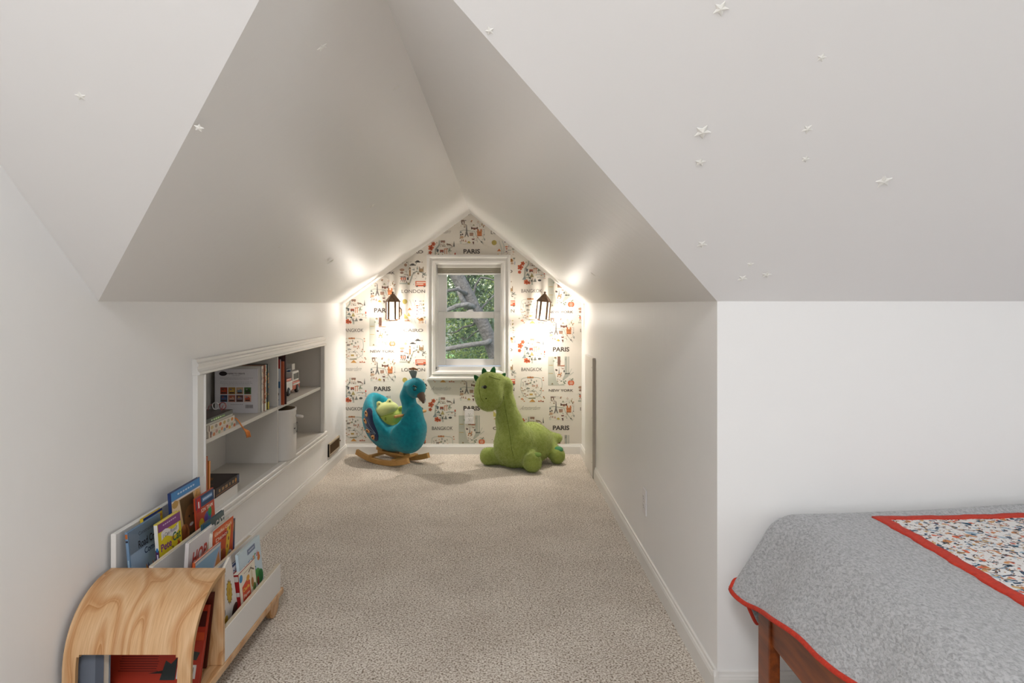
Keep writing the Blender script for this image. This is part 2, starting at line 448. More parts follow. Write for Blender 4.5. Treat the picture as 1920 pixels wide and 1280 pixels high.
# papered end wall with window opening
WX0, WX1, WZ0, WZ1 = -.492, .044, .667, 1.51
b = MB()
for p in ([(XL, 0), (WX0, 0), (WX0, topz(WX0)), (XL, ZE)], [(WX1, 0), (XR, 0), (XR, ZE), (WX1, topz(WX1))],
          [(WX0, 0), (WX1, 0), (WX1, WZ0), (WX0, WZ0)], [(WX0, WZ1), (WX1, WZ1), (WX1, topz(WX1)), (RG[0], RG[2]), (WX0, topz(WX0))]):
    b.raw([(x, YB, z) for x, z in p], [tuple(range(len(p)))])
wall_back = struct(b.build('wall_back', paper_mat))

# ---- wallpaper print
S = 240.0
cl = [(-1, 0, -XL), (1, 0, XR-.003), (0, -1, -.06)]
k1 = (RG[2]-ZE)/(RG[0]-XL); cl.append((-k1, 1, ZE-k1*XL)); k2 = (RG[2]-ZE)/(XR-RG[0]); cl.append((k2, 1, ZE+k2*XR))
def in_hole(p):
    x = sum(q[0] for q in p)/len(p); z = sum(q[1] for q in p)/len(p); return -.54 < x < .08 and .59 < z < 1.54
W = Print((0, YB, 0), (1, 0, 0), (0, 0, 1), off=.0006, step=.00025, clip=cl, drop=in_hole); W.fade = .05
INK = '#40352f'; SAGE = '#b2b3a6'; ORG = '#cf6630'; OCH = '#b89a4e'; BRN = '#85604a'; TAN = '#bb9272'; GRY = '#82827c'
def m_paris(p):
    p.line([(90, 490), (200, 455), (350, 475), (520, 500), (560, 620), (640, 720), (780, 880)], 20, SAGE)
    p.line([(760, 620), (800, 700), (720, 770)], 12, SAGE)
    p.poly([(272, 300), (286, 300), (302, 520), (345, 662), (318, 662), (280, 585), (242, 662), (212, 662), (258, 520)], '#77716c', 1); p.rect(280, 560, 70, 12, '#77716c', 2); p.rect(280, 470, 44, 10, '#77716c', 2)
    p.rect(665, 565, 140, 150, '#c9783f', 1); p.rect(622, 465, 44, 70, '#c9783f', 1); p.rect(712, 465, 44, 70, '#c9783f', 1)
    for x in (625, 665, 705): p.rect(x, 540, 20, 26, '#8b4d26', 2); p.rect(x, 625, 22, 30, '#8b4d26', 2)
    p.rect(170, 178, 105, 44, '#82685a', 1); p.rect(137, 228, 28, 60, '#82685a', 1); p.rect(205, 228, 28, 60, '#82685a', 1)
    p.line([(160, 262), (235, 355)], 10, '#c2a27e'); p.line([(195, 250), (250, 320)], 8, BRN)
    p.rect(512, 405, 190, 36, '#744a3a', 1); p.rect(430, 400, 28, 76, '#744a3a', 1); p.rect(598, 400, 28, 76, '#744a3a', 1); p.rect(515, 436, 64, 30, '#8c5a44', 2)
    p.rect(425, 592, 112, 82, '#b5917a', 1); p.rect(425, 552, 118, 22, '#84604f', 2)
    for x in (390, 425, 460): p.rect(x, 600, 14, 50, '#8d6a57', 2)
    p.rect(105, 602, 40, 40, INK, 1); p.rect(158, 588, 36, 44, INK, 1); p.rect(130, 672, 96, 76, '#bd9b7c', 1)
    p.poly([(90, 480), (145, 530), (75, 555)], '#7f8a86', 1)
    p.ell(740, 292, 15, 42, '#8d7a44', 1, 8); p.ell(780, 355, 13, 34, '#7d6a42', 1, 8)
    p.line([(812, 430), (803, 600)], 8, GRY); p.ell(802, 602, 17, 15, '#6b6660', 1, 8); p.ell(820, 740, 14, 40, '#7f8a80', 1, 8)
    p.poly([(300, 820), (350, 785), (405, 840), (350, 858)], '#bfa840', 1)
    p.poly([(425, 715), (530, 710), (500, 755), (450, 755)], '#7d5148', 1); p.rect(478, 820, 50, 34, '#5c3a34', 1); p.rect(482, 865, 12, 50, '#5c3a34', 1)
    for x in (125, 178): p.rect(x, 770, 18, 64, '#9a7256', 1)
    p.poly([(215, 812), (250, 735), (282, 812)], '#c69a88', 1); p.poly([(585, 820), (602, 775), (622, 820)], '#a9b0a8', 1)
    p.poly([(580, 235), (622, 165), (668, 235)], '#d3bfb0', 0); p.poly([(450, 330), (490, 275), (530, 330)], '#9a9a80', 1)
    p.poly([(402, 220), (422, 165), (442, 220)], '#8a5a3c', 1); p.line([(270, 165), (370, 165)], 8, '#cbb9c0'); p.line([(280, 210), (370, 208)], 6, '#cdc4a8')
    p.line([(680, 270), (670, 370)], 8, '#9aa39a'); p.ell(730, 825, 40, 14, GRY, 1, 8, .6); p.line([(160, 876), (700, 870)], 6, '#cfc6ba'); p.ell(105, 840, 35, 26, '#c8ccc0', 0, 8)
    p.ell(600, 300, 36, 8, '#cfc6cf', 0, 8)
def m_newyork(p):
    p.poly([(750, 222), (800, 222), (803, 330), (828, 440), (850, 470), (895, 460), (895, 478), (750, 478)], '#b8b9ab')
    p.rect(775, 300, 36, 5, OCH, 1); p.rect(775, 372, 40, 4, OCH, 1)
    p.rect(910, 300, 24, 156, '#b1b2a6'); p.rect(933, 300, 10, 156, '#b1b2a6'); p.poly([(905, 370), (945, 370), (930, 400), (880, 440), (880, 420)], '#b1b2a6')
    p.line([(940, 390), (976, 362)], 5, SAGE); p.line([(940, 372), (960, 330)], 4, SAGE); p.line([(938, 420), (978, 428)], 5, SAGE)
    p.rect(847, 264, 25, 86, '#744c3a', 1); p.rect(847, 300, 20, 8, '#b08a6a', 2); p.rect(815, 232, 20, 14, '#87764e', 1); p.rect(880, 304, 36, 9, '#b46a48', 1)
    p.poly([(842, 378), (848, 318), (854, 378)], GRY, 1); p.rect(825, 343, 18, 13, '#5d4c42', 1)
    p.rect(850, 382, 30, 9, '#bf7c40', 1); p.rect(838, 395, 5, 18, '#bf7c40', 1); p.rect(860, 395, 5, 18, '#bf7c40', 1); p.rect(866, 370, 9, 14, '#bf7c40', 1)
    p.ell(893, 352, 7, 11, '#62625c', 1, 8); p.rect(885, 330, 14, 5, BRN, 1); p.ell(800, 262, 8, 10, '#98a08c', 1, 8)
    for x, y in ((868, 440), (890, 448), (905, 440), (898, 458)): p.ell(x, y, 8, 6, '#74806c', 1, 8)
    p.ell(835, 440, 6, 6, '#a49a80', 1, 6); p.poly([(778, 470), (788, 455), (798, 470)], '#7c6a42', 1)
    p.ell(943, 456, 17, 22, '#d0602e', 1, 12); p.ell(966, 456, 17, 22, '#d0602e', 1, 12); p.line([(955, 434), (972, 416)], 6, '#6d7a5a', 2)
    for dy in (-6, 6): p.rect(955, 456+dy, 28, 6, '#ecc8b2', 2)
def m_london(p):
    p.ell(120, 165, 23, 23, '#ab856a', 1, 12)
    for x, y, w in ((308, 112, 88), (230, 160, 98)): p.rect(x, y+6, w, 16, '#6f6964', 1); p.ell(x, y-4, w*.3, 16, '#6f6964', 1, 10)
    p.ell(65, 240, 38, 22, '#aa866c', 1, 10); p.ell(62, 286, 28, 16, '#8f6d5a', 1, 10)
    p.line([(160, 110), (164, 240)], 6, '#a9a9a2'); p.rect(187, 275, 27, 122, '#a07a4e', 1); p.poly([(174, 216), (187, 190), (201, 216)], '#6f5a48', 1); p.ell(187, 238, 9, 9, '#e8dcc8', 2, 8)
    for x, y, h in ((250, 228, 40), (302, 205, 60)): p.poly([(x-13, y+h/2), (x, y-h/2), (x+13, y+h/2)], '#8f9892', 1)
    p.rect(362, 248, 58, 46, '#997c54', 1); p.rect(334, 232, 11, 78, '#8a6c4a', 2); p.rect(391, 232, 11, 78, '#8a6c4a', 2); p.line([(345, 215), (380, 225)], 4, BRN, 1)
    p.line([(165, 455), (190, 430), (215, 350), (240, 290), (290, 265), (360, 275), (445, 325)], 20, SAGE); p.line([(32, 450), (172, 450)], 24, SAGE)
    p.rect(168, 455, 30, 30, '#8d8058', 1); p.rect(315, 295, 30, 26, '#8c7c66', 1)
    for k in range(3):
        x = 58+28*k; p.rect(x, 376, 17, 40, '#c8603c', 1); p.ell(x-6, 349, 9, 13, '#3c3634', 1, 8); p.line([(x-6, 395), (x-16, 425)], 6, '#6a4a40', 1); p.line([(x, 395), (x+14, 425)], 6, '#6a4a40', 1)
    p.rect(155, 375, 28, 42, '#4c4542', 1); p.rect(155, 358, 16, 10, '#c0b8b0', 2)
    for k in range(12):
        a = k*math.pi/6; p.line([(255+35*math.cos(a), 350+35*math.sin(a)), (255+35*math.cos(a+.52), 350+35*math.sin(a+.52))], 4, '#c6c3ba')
    p.rect(352, 455, 160, 82, '#cd5c34', 1); p.rect(358, 436, 140, 16, '#ecd9c6', 2); p.rect(340, 462, 110, 14, '#ecd9c6', 2); p.rect(288, 466, 18, 30, '#e2a890', 2)
    for x in (298, 412): p.ell(x, 495, 16, 14, '#6b5a52', 3, 8)
    p.line([(375, 335), (430, 285)], 10, '#74746f', 1); p.line([(385, 285), (420, 330)], 8, '#74746f', 1); p.line([(98, 312), (160, 316)], 8, '#7c6a58', 1)
    p.line([(110, 265), (140, 260), (135, 290)], 5, '#9a968e', 1); p.line([(425, 360), (428, 395)], 8, '#a0a8a4', 1)
def m_cairo(p):
    p.ell(122, 733, 39, 39, '#b1a04c', 1, 16)
    p.line([(196, 705), (215, 760), (242, 850), (235, 960), (228, 1060)], 10, '#b9bcb4', 1); p.line([(246, 705), (275, 780), (268, 900), (262, 1000), (290, 1066)], 14, '#c3c6be', 1); p.rect(250, 990, 36, 150, '#d4d4cc')
    p.poly([(110, 910), (186, 996), (110, 996)], '#cbbd62', 1); p.poly([(180, 898), (212, 960), (160, 960)], '#b5a04c', 1)
    p.poly([(165, 866), (200, 825), (230, 866)], '#cd7638', 1); p.rect(163, 1031, 92, 11, '#bf8450', 1); p.ell(176, 1018, 16, 9, '#c07858', 2, 8)
    p.ell(372, 1012, 44, 20, '#c8883f', 1, 12); p.ell(385, 994, 22, 14, '#c8883f', 1, 10); p.line([(335, 1015), (322, 995), (306, 992)], 11, '#c8883f', 1)
    for x in (345, 362, 392, 408): p.line([(x, 1020), (x-2, 1070)], 6, '#c8883f', 1)
    p.ell(312, 797, 24, 9, '#cf743c', 1, 8); p.poly([(298, 820), (332, 820), (315, 842)], '#c05a38', 1); p.ell(312, 872, 15, 11, '#8c7884', 1, 8); p.ell(308, 926, 10, 10, '#7a6c7c', 1, 8)
    p.rect(360, 850, 54, 12, '#a3aaa4', 1); p.rect(360, 884, 44, 8, '#c9c9c4', 1); p.ell(410, 780, 20, 9, '#8d7a3c', 1, 8, -1); p.rect(362, 728, 34, 12, '#9a8c98', 1); p.ell(288, 724, 8, 14, '#7c7684', 1, 8); p.line([(345, 800), (350, 765), (376, 768), (380, 800)], 6, '#a99aa4', 1)
    for x, y in ((430, 975), (414, 830)): p.ell(x, y, 22, 6, '#9ba692', 1, 8, .5); p.ell(x, y, 22, 6, '#9ba692', 1, 8, -.5); p.line([(x, y), (x-3, y+40)], 5, '#a99a80', 1)
    p.rect(442, 1050, 8, 50, '#7788a6', 1); p.ell(408, 726, 12, 10, '#b3ac74', 1, 8); p.line([(330, 940), (400, 936)], 4, '#cfcac4')
def m_bangkok(p):
    def flower(x, y, r):
        for k in range(5): a = k*1.2566; p.ell(x+r*.6*math.cos(a), y+r*.6*math.sin(a), r*.55, r*.45, '#cc5c2c', 1, 7, a)
        p.ell(x, y, r*.25, r*.25, '#8a2c1c', 2, 6)
    for x, y, r in ((585, 548, 20), (560, 585, 27), (553, 634, 17), (620, 733, 24), (648, 742, 13)): flower(x, y, r)
    p.line([(645, 515), (642, 560), (608, 600), (602, 685), (655, 690), (676, 715), (680, 757)], 15, SAGE)
    p.poly([(618, 595), (640, 605), (630, 635), (618, 625)], '#4d5054', 1); p.rect(668, 617, 36, 22, '#98492e', 1); p.ell(658, 630, 6, 6, INK, 2, 6); p.ell(680, 630, 6, 6, INK, 2, 6)
    p.rect(708, 598, 34, 7, '#c67a4a', 1); p.rect(698, 624, 6, 46, '#c67a4a', 1); p.rect(718, 624, 6, 46, '#c67a4a', 1)
    for x, y, w, h, c in ((746, 602, 30, 42, '#8e9680'), (676, 664, 40, 40, '#a4965c'), (635, 655, 40, 28, '#6f7a72'), (708, 712, 30, 38, '#787870'), (790, 545, 14, 60, '#5a5a58'), (600, 692, 44, 34, '#87908e'), (618, 560, 0, 0, INK)):
        if w: p.poly([(x-w/2, y+h/2), (x, y-h/2), (x+w/2, y+h/2)], c, 1)
    p.ell(753, 716, 18, 11, '#4b4a48', 1, 8); p.ell(802, 646, 7, 13, '#bf4a30', 1, 8); p.line([(712, 664), (745, 656), (800, 660)], 6, '#a8aca4', 1)
    p.rect(680, 522, 44, 20, '#8c6a58', 1); p.line([(655, 575), (665, 552), (695, 552), (705, 575)], 5, '#b9a894', 1); p.ell(680, 568, 10, 7, '#8c7a68', 1, 8)
    p.line([(720, 545), (760, 560), (775, 575)], 6, '#8c6a5c', 1); p.rect(735, 552, 40, 10, '#a98c78', 1); p.line([(750, 690), (790, 692)], 4, '#bcc0bc')
def m_amsterdam(p):
    o = [(60, 165), (95, 145), (200, 125), (340, 140), (382, 160), (392, 250), (372, 400), (310, 445), (170, 470), (95, 425), (45, 330)]
    p.line(o+o[:1], 7, '#aab2a6'); i = [(125, 250), (140, 320), (200, 355), (285, 345), (380, 455)]; p.line(i, 6, '#b4bab2'); p.line([(130, 175), (125, 250)], 5, '#c3c6be'); p.line([(335, 180), (340, 400)], 4, '#cdcdc6')
    for x in (165, 190, 215, 242): p.ell(x, 134, 15, 15, '#b6793f', 1, 7)
    p.ell(205, 130, 14, 12, '#9a5530', 2, 6)
    for x, y, w, h, c in ((150, 240, 45, 30, '#867c72'), (205, 222, 30, 26, '#8f957c'), (265, 208, 24, 30, '#8d8d80'), (172, 310, 44, 14, '#86867c'), (215, 405, 50, 26, '#bb9a4c'), (285, 404, 28, 20, '#c6ac94'), (80, 345, 44, 20, '#b9a894'), (90, 245, 20, 60, '#c9c2b4'), (255, 268, 54, 24, '#c3a08c'), (310, 265, 22, 36, '#c59a84'), (300, 190, 16, 28, '#a8a894'), (215, 178, 10, 40, '#9a8c80'), (230, 466, 110, 14, '#7d7350')): p.rect(x, y, w, h, c, 1)
    p.poly([(185, 525), (235, 478), (285, 525)], '#cd9443', 1)
    for x, y, c in ((60, 480, '#d4814c'), (85, 490, '#c76a42'), (75, 470, '#e0a070'), (105, 515, '#d49a70'), (340, 512, '#c66a48'), (372, 505, '#d07a50'), (405, 515, '#c66a48'), (25, 445, '#9a9a70'), (415, 445, '#b8724a'), (405, 345, '#cf8a60'), (405, 140, '#b0805c'), (410, 180, '#c98a68'), (60, 300, '#c9a080'), (362, 345, '#a9b09c'), (428, 465, '#9a8a58')): p.ell(x, y, 13, 9, c, 1, 7)
    p.line([(330, 520), (420, 520)], 6, '#bd6a48', 1)
def bits(p, seed, x0, x1, y0, y1, n, sz):
    r_ = random.Random(seed)
    for _ in range(n):
        x, y = r_.uniform(x0, x1), r_.uniform(y0, y1); c_ = r_.choice(['#6a5548', '#8a6a52', '#a08a74', '#7c7a72', '#b08a6a', '#9aa096', '#c08458', '#5a4c44', '#b9ab98']); k_ = r_.random(); q = sz*r_.uniform(.6, 1.3)
        if k_ < .35: p.rect(x, y, q*1.6, q*.8, c_)
        elif k_ < .6: p.poly([(x-q*.7, y+q*.6), (x, y-q*.9), (x+q*.7, y+q*.6)], c_)
        elif k_ < .8: p.ell(x, y, q*.6, q*.7, c_, 0, 7)
        else: p.line([(x-q, y), (x+q*.8, y+q*r_.uniform(-.6, .6))], q*.35, c_)
def with_bits(fn, *a): return lambda p: (bits(p, *a), fn(p))
m_paris = with_bits(m_paris, 1, 80, 820, 160, 880, 44, 26); m_london = with_bits(m_london, 2, 30, 440, 110, 500, 30, 13); m_cairo = with_bits(m_cairo, 3, 285, 440, 715, 1060, 20, 11)
m_bangkok = with_bits(m_bangkok, 4, 610, 810, 525, 745, 34, 9); m_amsterdam = with_bits(m_amsterdam, 5, 70, 380, 160, 440, 34, 14); m_newyork = with_bits(m_newyork, 6, 812, 905, 232, 470, 22, 7)
def px(x, y): return (x-934)/S, 1.165-(y-571)/S
def motif(fn, cx, cy, z, c0):
    ox, oy = px(cx, cy); W.frame(ox, oy, 1/(z*S), -1/(z*S), c0[0], c0[1]); fn(W)
for strip in range(-1, 4):
    sx, sy = 167.5*strip, 36.6*strip
    for r in range(-4, 3):
        q = sy+147*r
        motif(m_newyork, 717+sx, 622+q, 4.742, (866, 350)); motif(m_paris, 718+sx, 692+q, 16, (448, 512))
        motif(m_london, 775+sx, 513+q, 8.258, (240, 300)); motif(m_cairo, 777+sx, 583+q, 8.258, (270, 880))
        motif(m_bangkok, 663+sx, 584+q, 5.333, (680, 635)); motif(m_amsterdam, 662+sx, 656.5+q, 8.536, (225, 325))
        W.frame(0, 0, 1/S, 1/S)
        def lab(t, x, y, w, h, col, bold=0., **k):
            X, Z = px(x, y); W.text(t, X*S, Z*S, w, h, col, 1, bold, **k)
        lab('PARIS', 717+sx, 728.5+q, 31, 8.6, '#3b312c', .03); lab('NEW YORK', 717+sx, 658.5+q, 46, 4.8, '#51463f', .02)
        lab('LONDON', 775+sx, 546+q, 44, 6.2, '#40362f', .0); lab('CAIRO', 775+sx, 619+q, 37, 6, '#6a615a', .025)
        lab('BANGKOK', 662+sx, 619+q, 39, 6.6, '#473d37', .0); lab('Amsterdam', 660+sx, 691+q, 36, 7.5, '#a7a198', -.005, shear=.6)
        X, Z = px(775+sx, 619+q)
        for dx in (-5.6, 1.2, 8.6): W.rect(X*S+dx, Z*S-2.8, 4.2, .7, '#6a615a', 1)
wp = W.build('wallpaper_print', wall_back); wp['kind'] = 'stuff'

# ---- baseboards: stepped cap profile
def baseboard(name, a, b_, inward):
    """a,b floor points along the wall; inward = unit vector into the room"""
    a = Vector((*a, 0)); b_ = Vector((*b_, 0)); n = Vector((*inward, 0))
    pr = [(0, 0), (.013, 0), (.013, .056), (.011, .061), (.0105, .064), (.007, .068), (.006, .076), (0, .078)]
    m = MB(); vs = [p+n*u+Vector((0, 0, z)) for p in (a, b_) for u, z in pr]; k = len(pr)
    m.raw(vs, [(i, (i+1) % k, (i+1) % k+k, i+k) for i in range(k)]+[tuple(range(k)), tuple(range(2*k-1, k-1, -1))])
    bmesh.ops.recalc_face_normals(m.bm, faces=m.bm.faces)
    return struct(m.build(name, trim_paint))
baseboard('baseboard_left', (XL, YR), (XL, YB), (1, 0))
baseboard('baseboard_back', (XL, YB), (XR, YB), (0, -1))
baseboard('baseboard_right', (XR, YK-.0127), (XR, 4.565), (-1, 0))
baseboard('baseboard_right', (XR, 4.97), (XR, YB), (-1, 0))
baseboard('baseboard_front', (XR-.0127, YK), (XE, YK), (0, -1))

# ================================================================ window
win = struct(empty('window_1', (-.224, YB, .667)))
vinyl = mat('white_vinyl', '#eceae8', .35)
def casing(name, x0, x1, z0, z1, side):
    """picture-frame casing board with a stepped face; mitred at 45 degrees"""
    ox0, ox1, oz0, oz1 = -.556, .096, .579, 1.553
    lv = [(0, .0), (0, .024), (.016, .026), (.022, .018), (.040, .014), (.046, .021), (.062, .019), (.066, .008), (.076, .0)]
    m = MB(); vs = []
    for d, h in lv:
        if side == 'L': e = [(ox0+d, oz0+d), (ox0+d, oz1-d)]
        if side == 'R': e = [(ox1-d, oz0+d), (ox1-d, oz1-d)]
        if side == 'T': e = [(ox0+d, oz1-d), (ox1-d, oz1-d)]
        if side == 'B': e = [(ox0+d, oz0+d), (ox1-d, oz0+d)]
        vs += [(x, YB-h-(.006 if side == 'B' else 0), z) for x, z in e]
    fs = [(2*i, 2*i+1, 2*i+3, 2*i+2) for i in range(len(lv)-1)]+[tuple(range(0, 2*len(lv), 2)), tuple(range(1, 2*len(lv), 2))]
    m.raw(vs, fs); bmesh.ops.recalc_face_normals(m.bm, faces=m.bm.faces)
    return m.build('casing', trim_paint, win)
for sd in 'LRTB': casing('casing', 0, 0, 0, 0, sd)
# jamb lining
m = MB(); J0, J1 = YB-.005, YB+.14
m.box(-.50, -.480, J0, J1, .66, 1.52); m.box(.032, .05, J0, J1, .66, 1.52); m.box(-.5, .05, J0, J1, 1.498, 1.52); m.box(-.5, .05, J0, J1, .655, .680)
m.build('jamb', vinyl, win)
glass = bpy.data.materials.new('window_glass'); glass.use_nodes = True
_g = glass.node_tree; _g.nodes.remove(_g.nodes['Principled BSDF'])
_t = _g.nodes.new('ShaderNodeBsdfTransparent'); _t.inputs['Color'].default_value = (.93, .96, .95, 1); _gl = _g.nodes.new('ShaderNodeBsdfGlossy'); _gl.inputs['Roughness'].default_value = .02
_fr = _g.nodes.new('ShaderNodeFresnel'); _fr.inputs['IOR'].default_value = 1.45; _mx = _g.nodes.new('ShaderNodeMixShader')
_g.links.new(_fr.outputs[0], _mx.inputs[0]); _g.links.new(_t.outputs[0], _mx.inputs[1]); _g.links.new(_gl.outputs[0], _mx.inputs[2]); _g.links.new(_mx.outputs[0], _g.nodes['Material Output'].inputs['Surface'])
def sash(name, x0, x1, z0, z1, y0, y1, sl, sr, st, sb):
    f = MB(); f.box(x0, x0+sl, y0, y1, z0, z1, .004); f.box(x1-sr, x1, y0, y1, z0, z1, .004)
    f.box(x0+sl, x1-sr, y0, y1, z1-st, z1, .004); f.box(x0+sl, x1-sr, y0, y1, z0, z0+sb, .004)
    f.box(x0+sl-.004, x1-sr+.004, y0+.012, y0+.016, z0+sb-.004, z0+sb, 0)
    o = f.build(name, vinyl, win)
    g = MB(); ym = (y0+y1)/2; g.box(x0+sl-.005, x1-sr+.005, ym-.003, ym+.003, z0+sb-.005, z1-st+.005); g.build('pane', glass, o)
    return o
sash('upper_sash', -.474, .026, 1.075, 1.46, YB+.078, YB+.108, .068, .058, .045, .034)
ls = sash('lower_sash', -.474, .026, .685, 1.11, YB+.045, YB+.075, .060, .058, .052, .052)
# side tracks and sash lock
m = MB(); m.box(-.481, -.472, YB+.02, YB+.12, .68, 1.5); m.box(.024, .033, YB+.02, YB+.12, .68, 1.5); m.build('track', vinyl, win)
m = MB(); m.box(-.25, -.195, YB+.05, YB+.07, 1.11, 1.118, .003); m.tube([(-.235, YB+.05, 1.12), (-.2, YB+.046, 1.124)], .004, 8); m.build('sash_lock', vinyl, win)
# cellular shade pulled up under the head
shade_fab = mat('shade_fabric', '#a8a192', .85, bump=(400, .2, .001)); 
m = MB(); m.box(-.478, .028, YB+.004, YB+.044, 1.452, 1.496, .006); sh = m.build('shade_headrail', mat('shade_rail', '#dcd8d0', .5), win)
m = MB()
for k in range(5): m.box(-.474, .024, YB+.008, YB+.040, 1.412+.008*k, 1.4195+.008*k, .003, 1)
m.build('shade_fabric', shade_fab, win)
m = MB(); m.box(-.476, .026, YB+.006, YB+.042, 1.398, 1.412, .004); m.build('shade_bottom_rail', vinyl, win)

# ================================================================ built-in bookcase in the left wall
BX = -1.468
bc = thing('built_in_bookcase', 'white built-in bookcase with moulded frame, recessed into the left wall', 'bookcase', (XL, 3.65, .30))
bcm = mat('bookcase_paint', '#d9d4cc', .45, spec=.4)
m = MB(); m.box(BX-.012, BX, OY0-.012, OY1+.012, OZ0-.01, OZ1+.01); m.build('back_panel', bcm, bc)
for y0, y1 in ((OY0-.012, OY0), (OY1, OY1+.012)):
    m = MB(); m.box(BX, XL+.002, y0, y1, OZ0, OZ1); m.build('side_panel', bcm, bc)
m = MB(); m.box(BX, XL+.002, OY0, OY1, OZ0-.012, .310); m.build('bottom_shelf', bcm, bc)
m = MB(); m.box(BX, XL+.002, OY0, OY1, .895, OZ1); m.build('top_panel', bcm, bc)
for y0, y1 in ((OY0, 3.678), (3.690, OY1)):
    m = MB(); m.box(BX, XL+.001, y0, y1, .598, .616, .001, 1); m.build('shelf', bcm, bc)
m = MB(); m.box(BX, XL+.002, 3.678, 3.690, .310, .895, .001, 1); m.build('divider', bcm, bc)
def mold(name, pr, y0, y1):
    m = MB(); m.prism(pr, y0, y1, 'Y'); return m.build(name, trim_paint, bc)
# head and sill mouldings (profile x,z) and side stiles
x = XL
mold('head_moulding', [(x, .890), (x+.026, .890), (x+.030, .893), (x+.030, .901), (x+.024, .905), (x+.020, .913), (x+.020, .922), (x+.025, .926), (x+.025, .934), (x+.018, .940), (x+.018, .951), (x, .953)], 2.655, 4.62)
mold('sill_moulding', [(x+.0021, .310), (x+.030, .310), (x+.034, .306), (x+.034, .296), (x+.028, .292), (x+.026, .284), (x+.032, .280), (x+.032, .268), (x+.022, .262), (x+.018, .252), (x+.0021, .248)], 2.655, 4.63)
for a, c in ((2.655, 2.722), (4.572, 4.618)):
    m = MB(); m.box(x, x+.021, a, c,   .310, .890, .003, 2); m.build('stile', trim_paint, bc)
    m = MB(); yy = c-.010 if a < 3 else a; m.box(x+.018, x+.027, yy, yy+.010,   .310, .890, .003, 1); m.build('bead', trim_paint, bc)

# ================================================================ books
page_mat = mat('book_pages', '#e6dfd0', .8)
def book(label, O, U, V, w, h, t, cover, draw=None, pages='#e6dfd0', spine=None, group=None, name='picture_book', rnd=0, cat='book', spine_draw=None, back=None):
    """O bottom-left of the front cover seen from the front; U to the right, V up. Spine on the left."""
    O = Vector(O); U = Vector(U).normalized(); V = Vector(V).normalized(); N = U.cross(V).normalized()
    t_ = thing(name, label, cat, tuple(O+U*w/2-N*t/2), 0, group)
    M = Matrix((U, V, N)).transposed().to_4x4(); M.translation = O
    cm = mat('cover_'+cover.lstrip('#'), cover, .35, spec=.45, coat=.2)
    bd = .0022 if t > .008 else .001
    m = MB()
    if rnd:
        def outl():
            p = [(0, 0), (w-rnd, 0)]+[(w-rnd+rnd*math.sin(a), rnd-rnd*math.cos(a)) for a in (.5, 1.07, 1.57)]+[(w-rnd+rnd*math.cos(a), h-rnd+rnd*math.sin(a)) for a in (0, .5, 1.07, 1.57)]
            return p+[(rnd-rnd*math.sin(a), h-rnd+rnd*math.cos(a)) for a in (0, .5, 1.07, 1.57)]
        for z in (0, -t+bd): m.prism(outl(), z-bd, z, 'Z')
    else:
        m.box(0, w, 0, h, -bd, 0); m.box(0, w, 0, h, -t, -t+bd)
    m.box(-.0005, bd, 0, h-(rnd or 0), -t, 0)
    m.bm.transform(M); m.build('cover', cm, t_)
    m = MB(); m.box(bd, w-.004, .003, h-.003-(rnd*.3), -t+bd, -bd); m.bm.transform(M)
    m.build('pages', mat('pages_'+pages.lstrip('#'), pages, .85), t_)
    if draw:
        p = Print(O, U, V, .0004, .0001); p.frame(0, 0, w, h); p.ar = w/h; draw(p); p.build('cover_print', t_)
    if spine_draw:
        p = Print(O-N*t-U*.0005, N, V, .0004, .0001); p.frame(0, 0, t, h); spine_draw(p); p.build('spine_print', t_)
    return t_
def lean(a): return (math.sin(a), 0, math.cos(a))       # V leaning along X; a>0 leans into the room
UY = (0, 1, 0)
def vt(a, b=0): v = Vector((math.sin(a), math.sin(b), math.cos(a))); return v
def ut(b): return (0, math.cos(b), -math.sin(b))

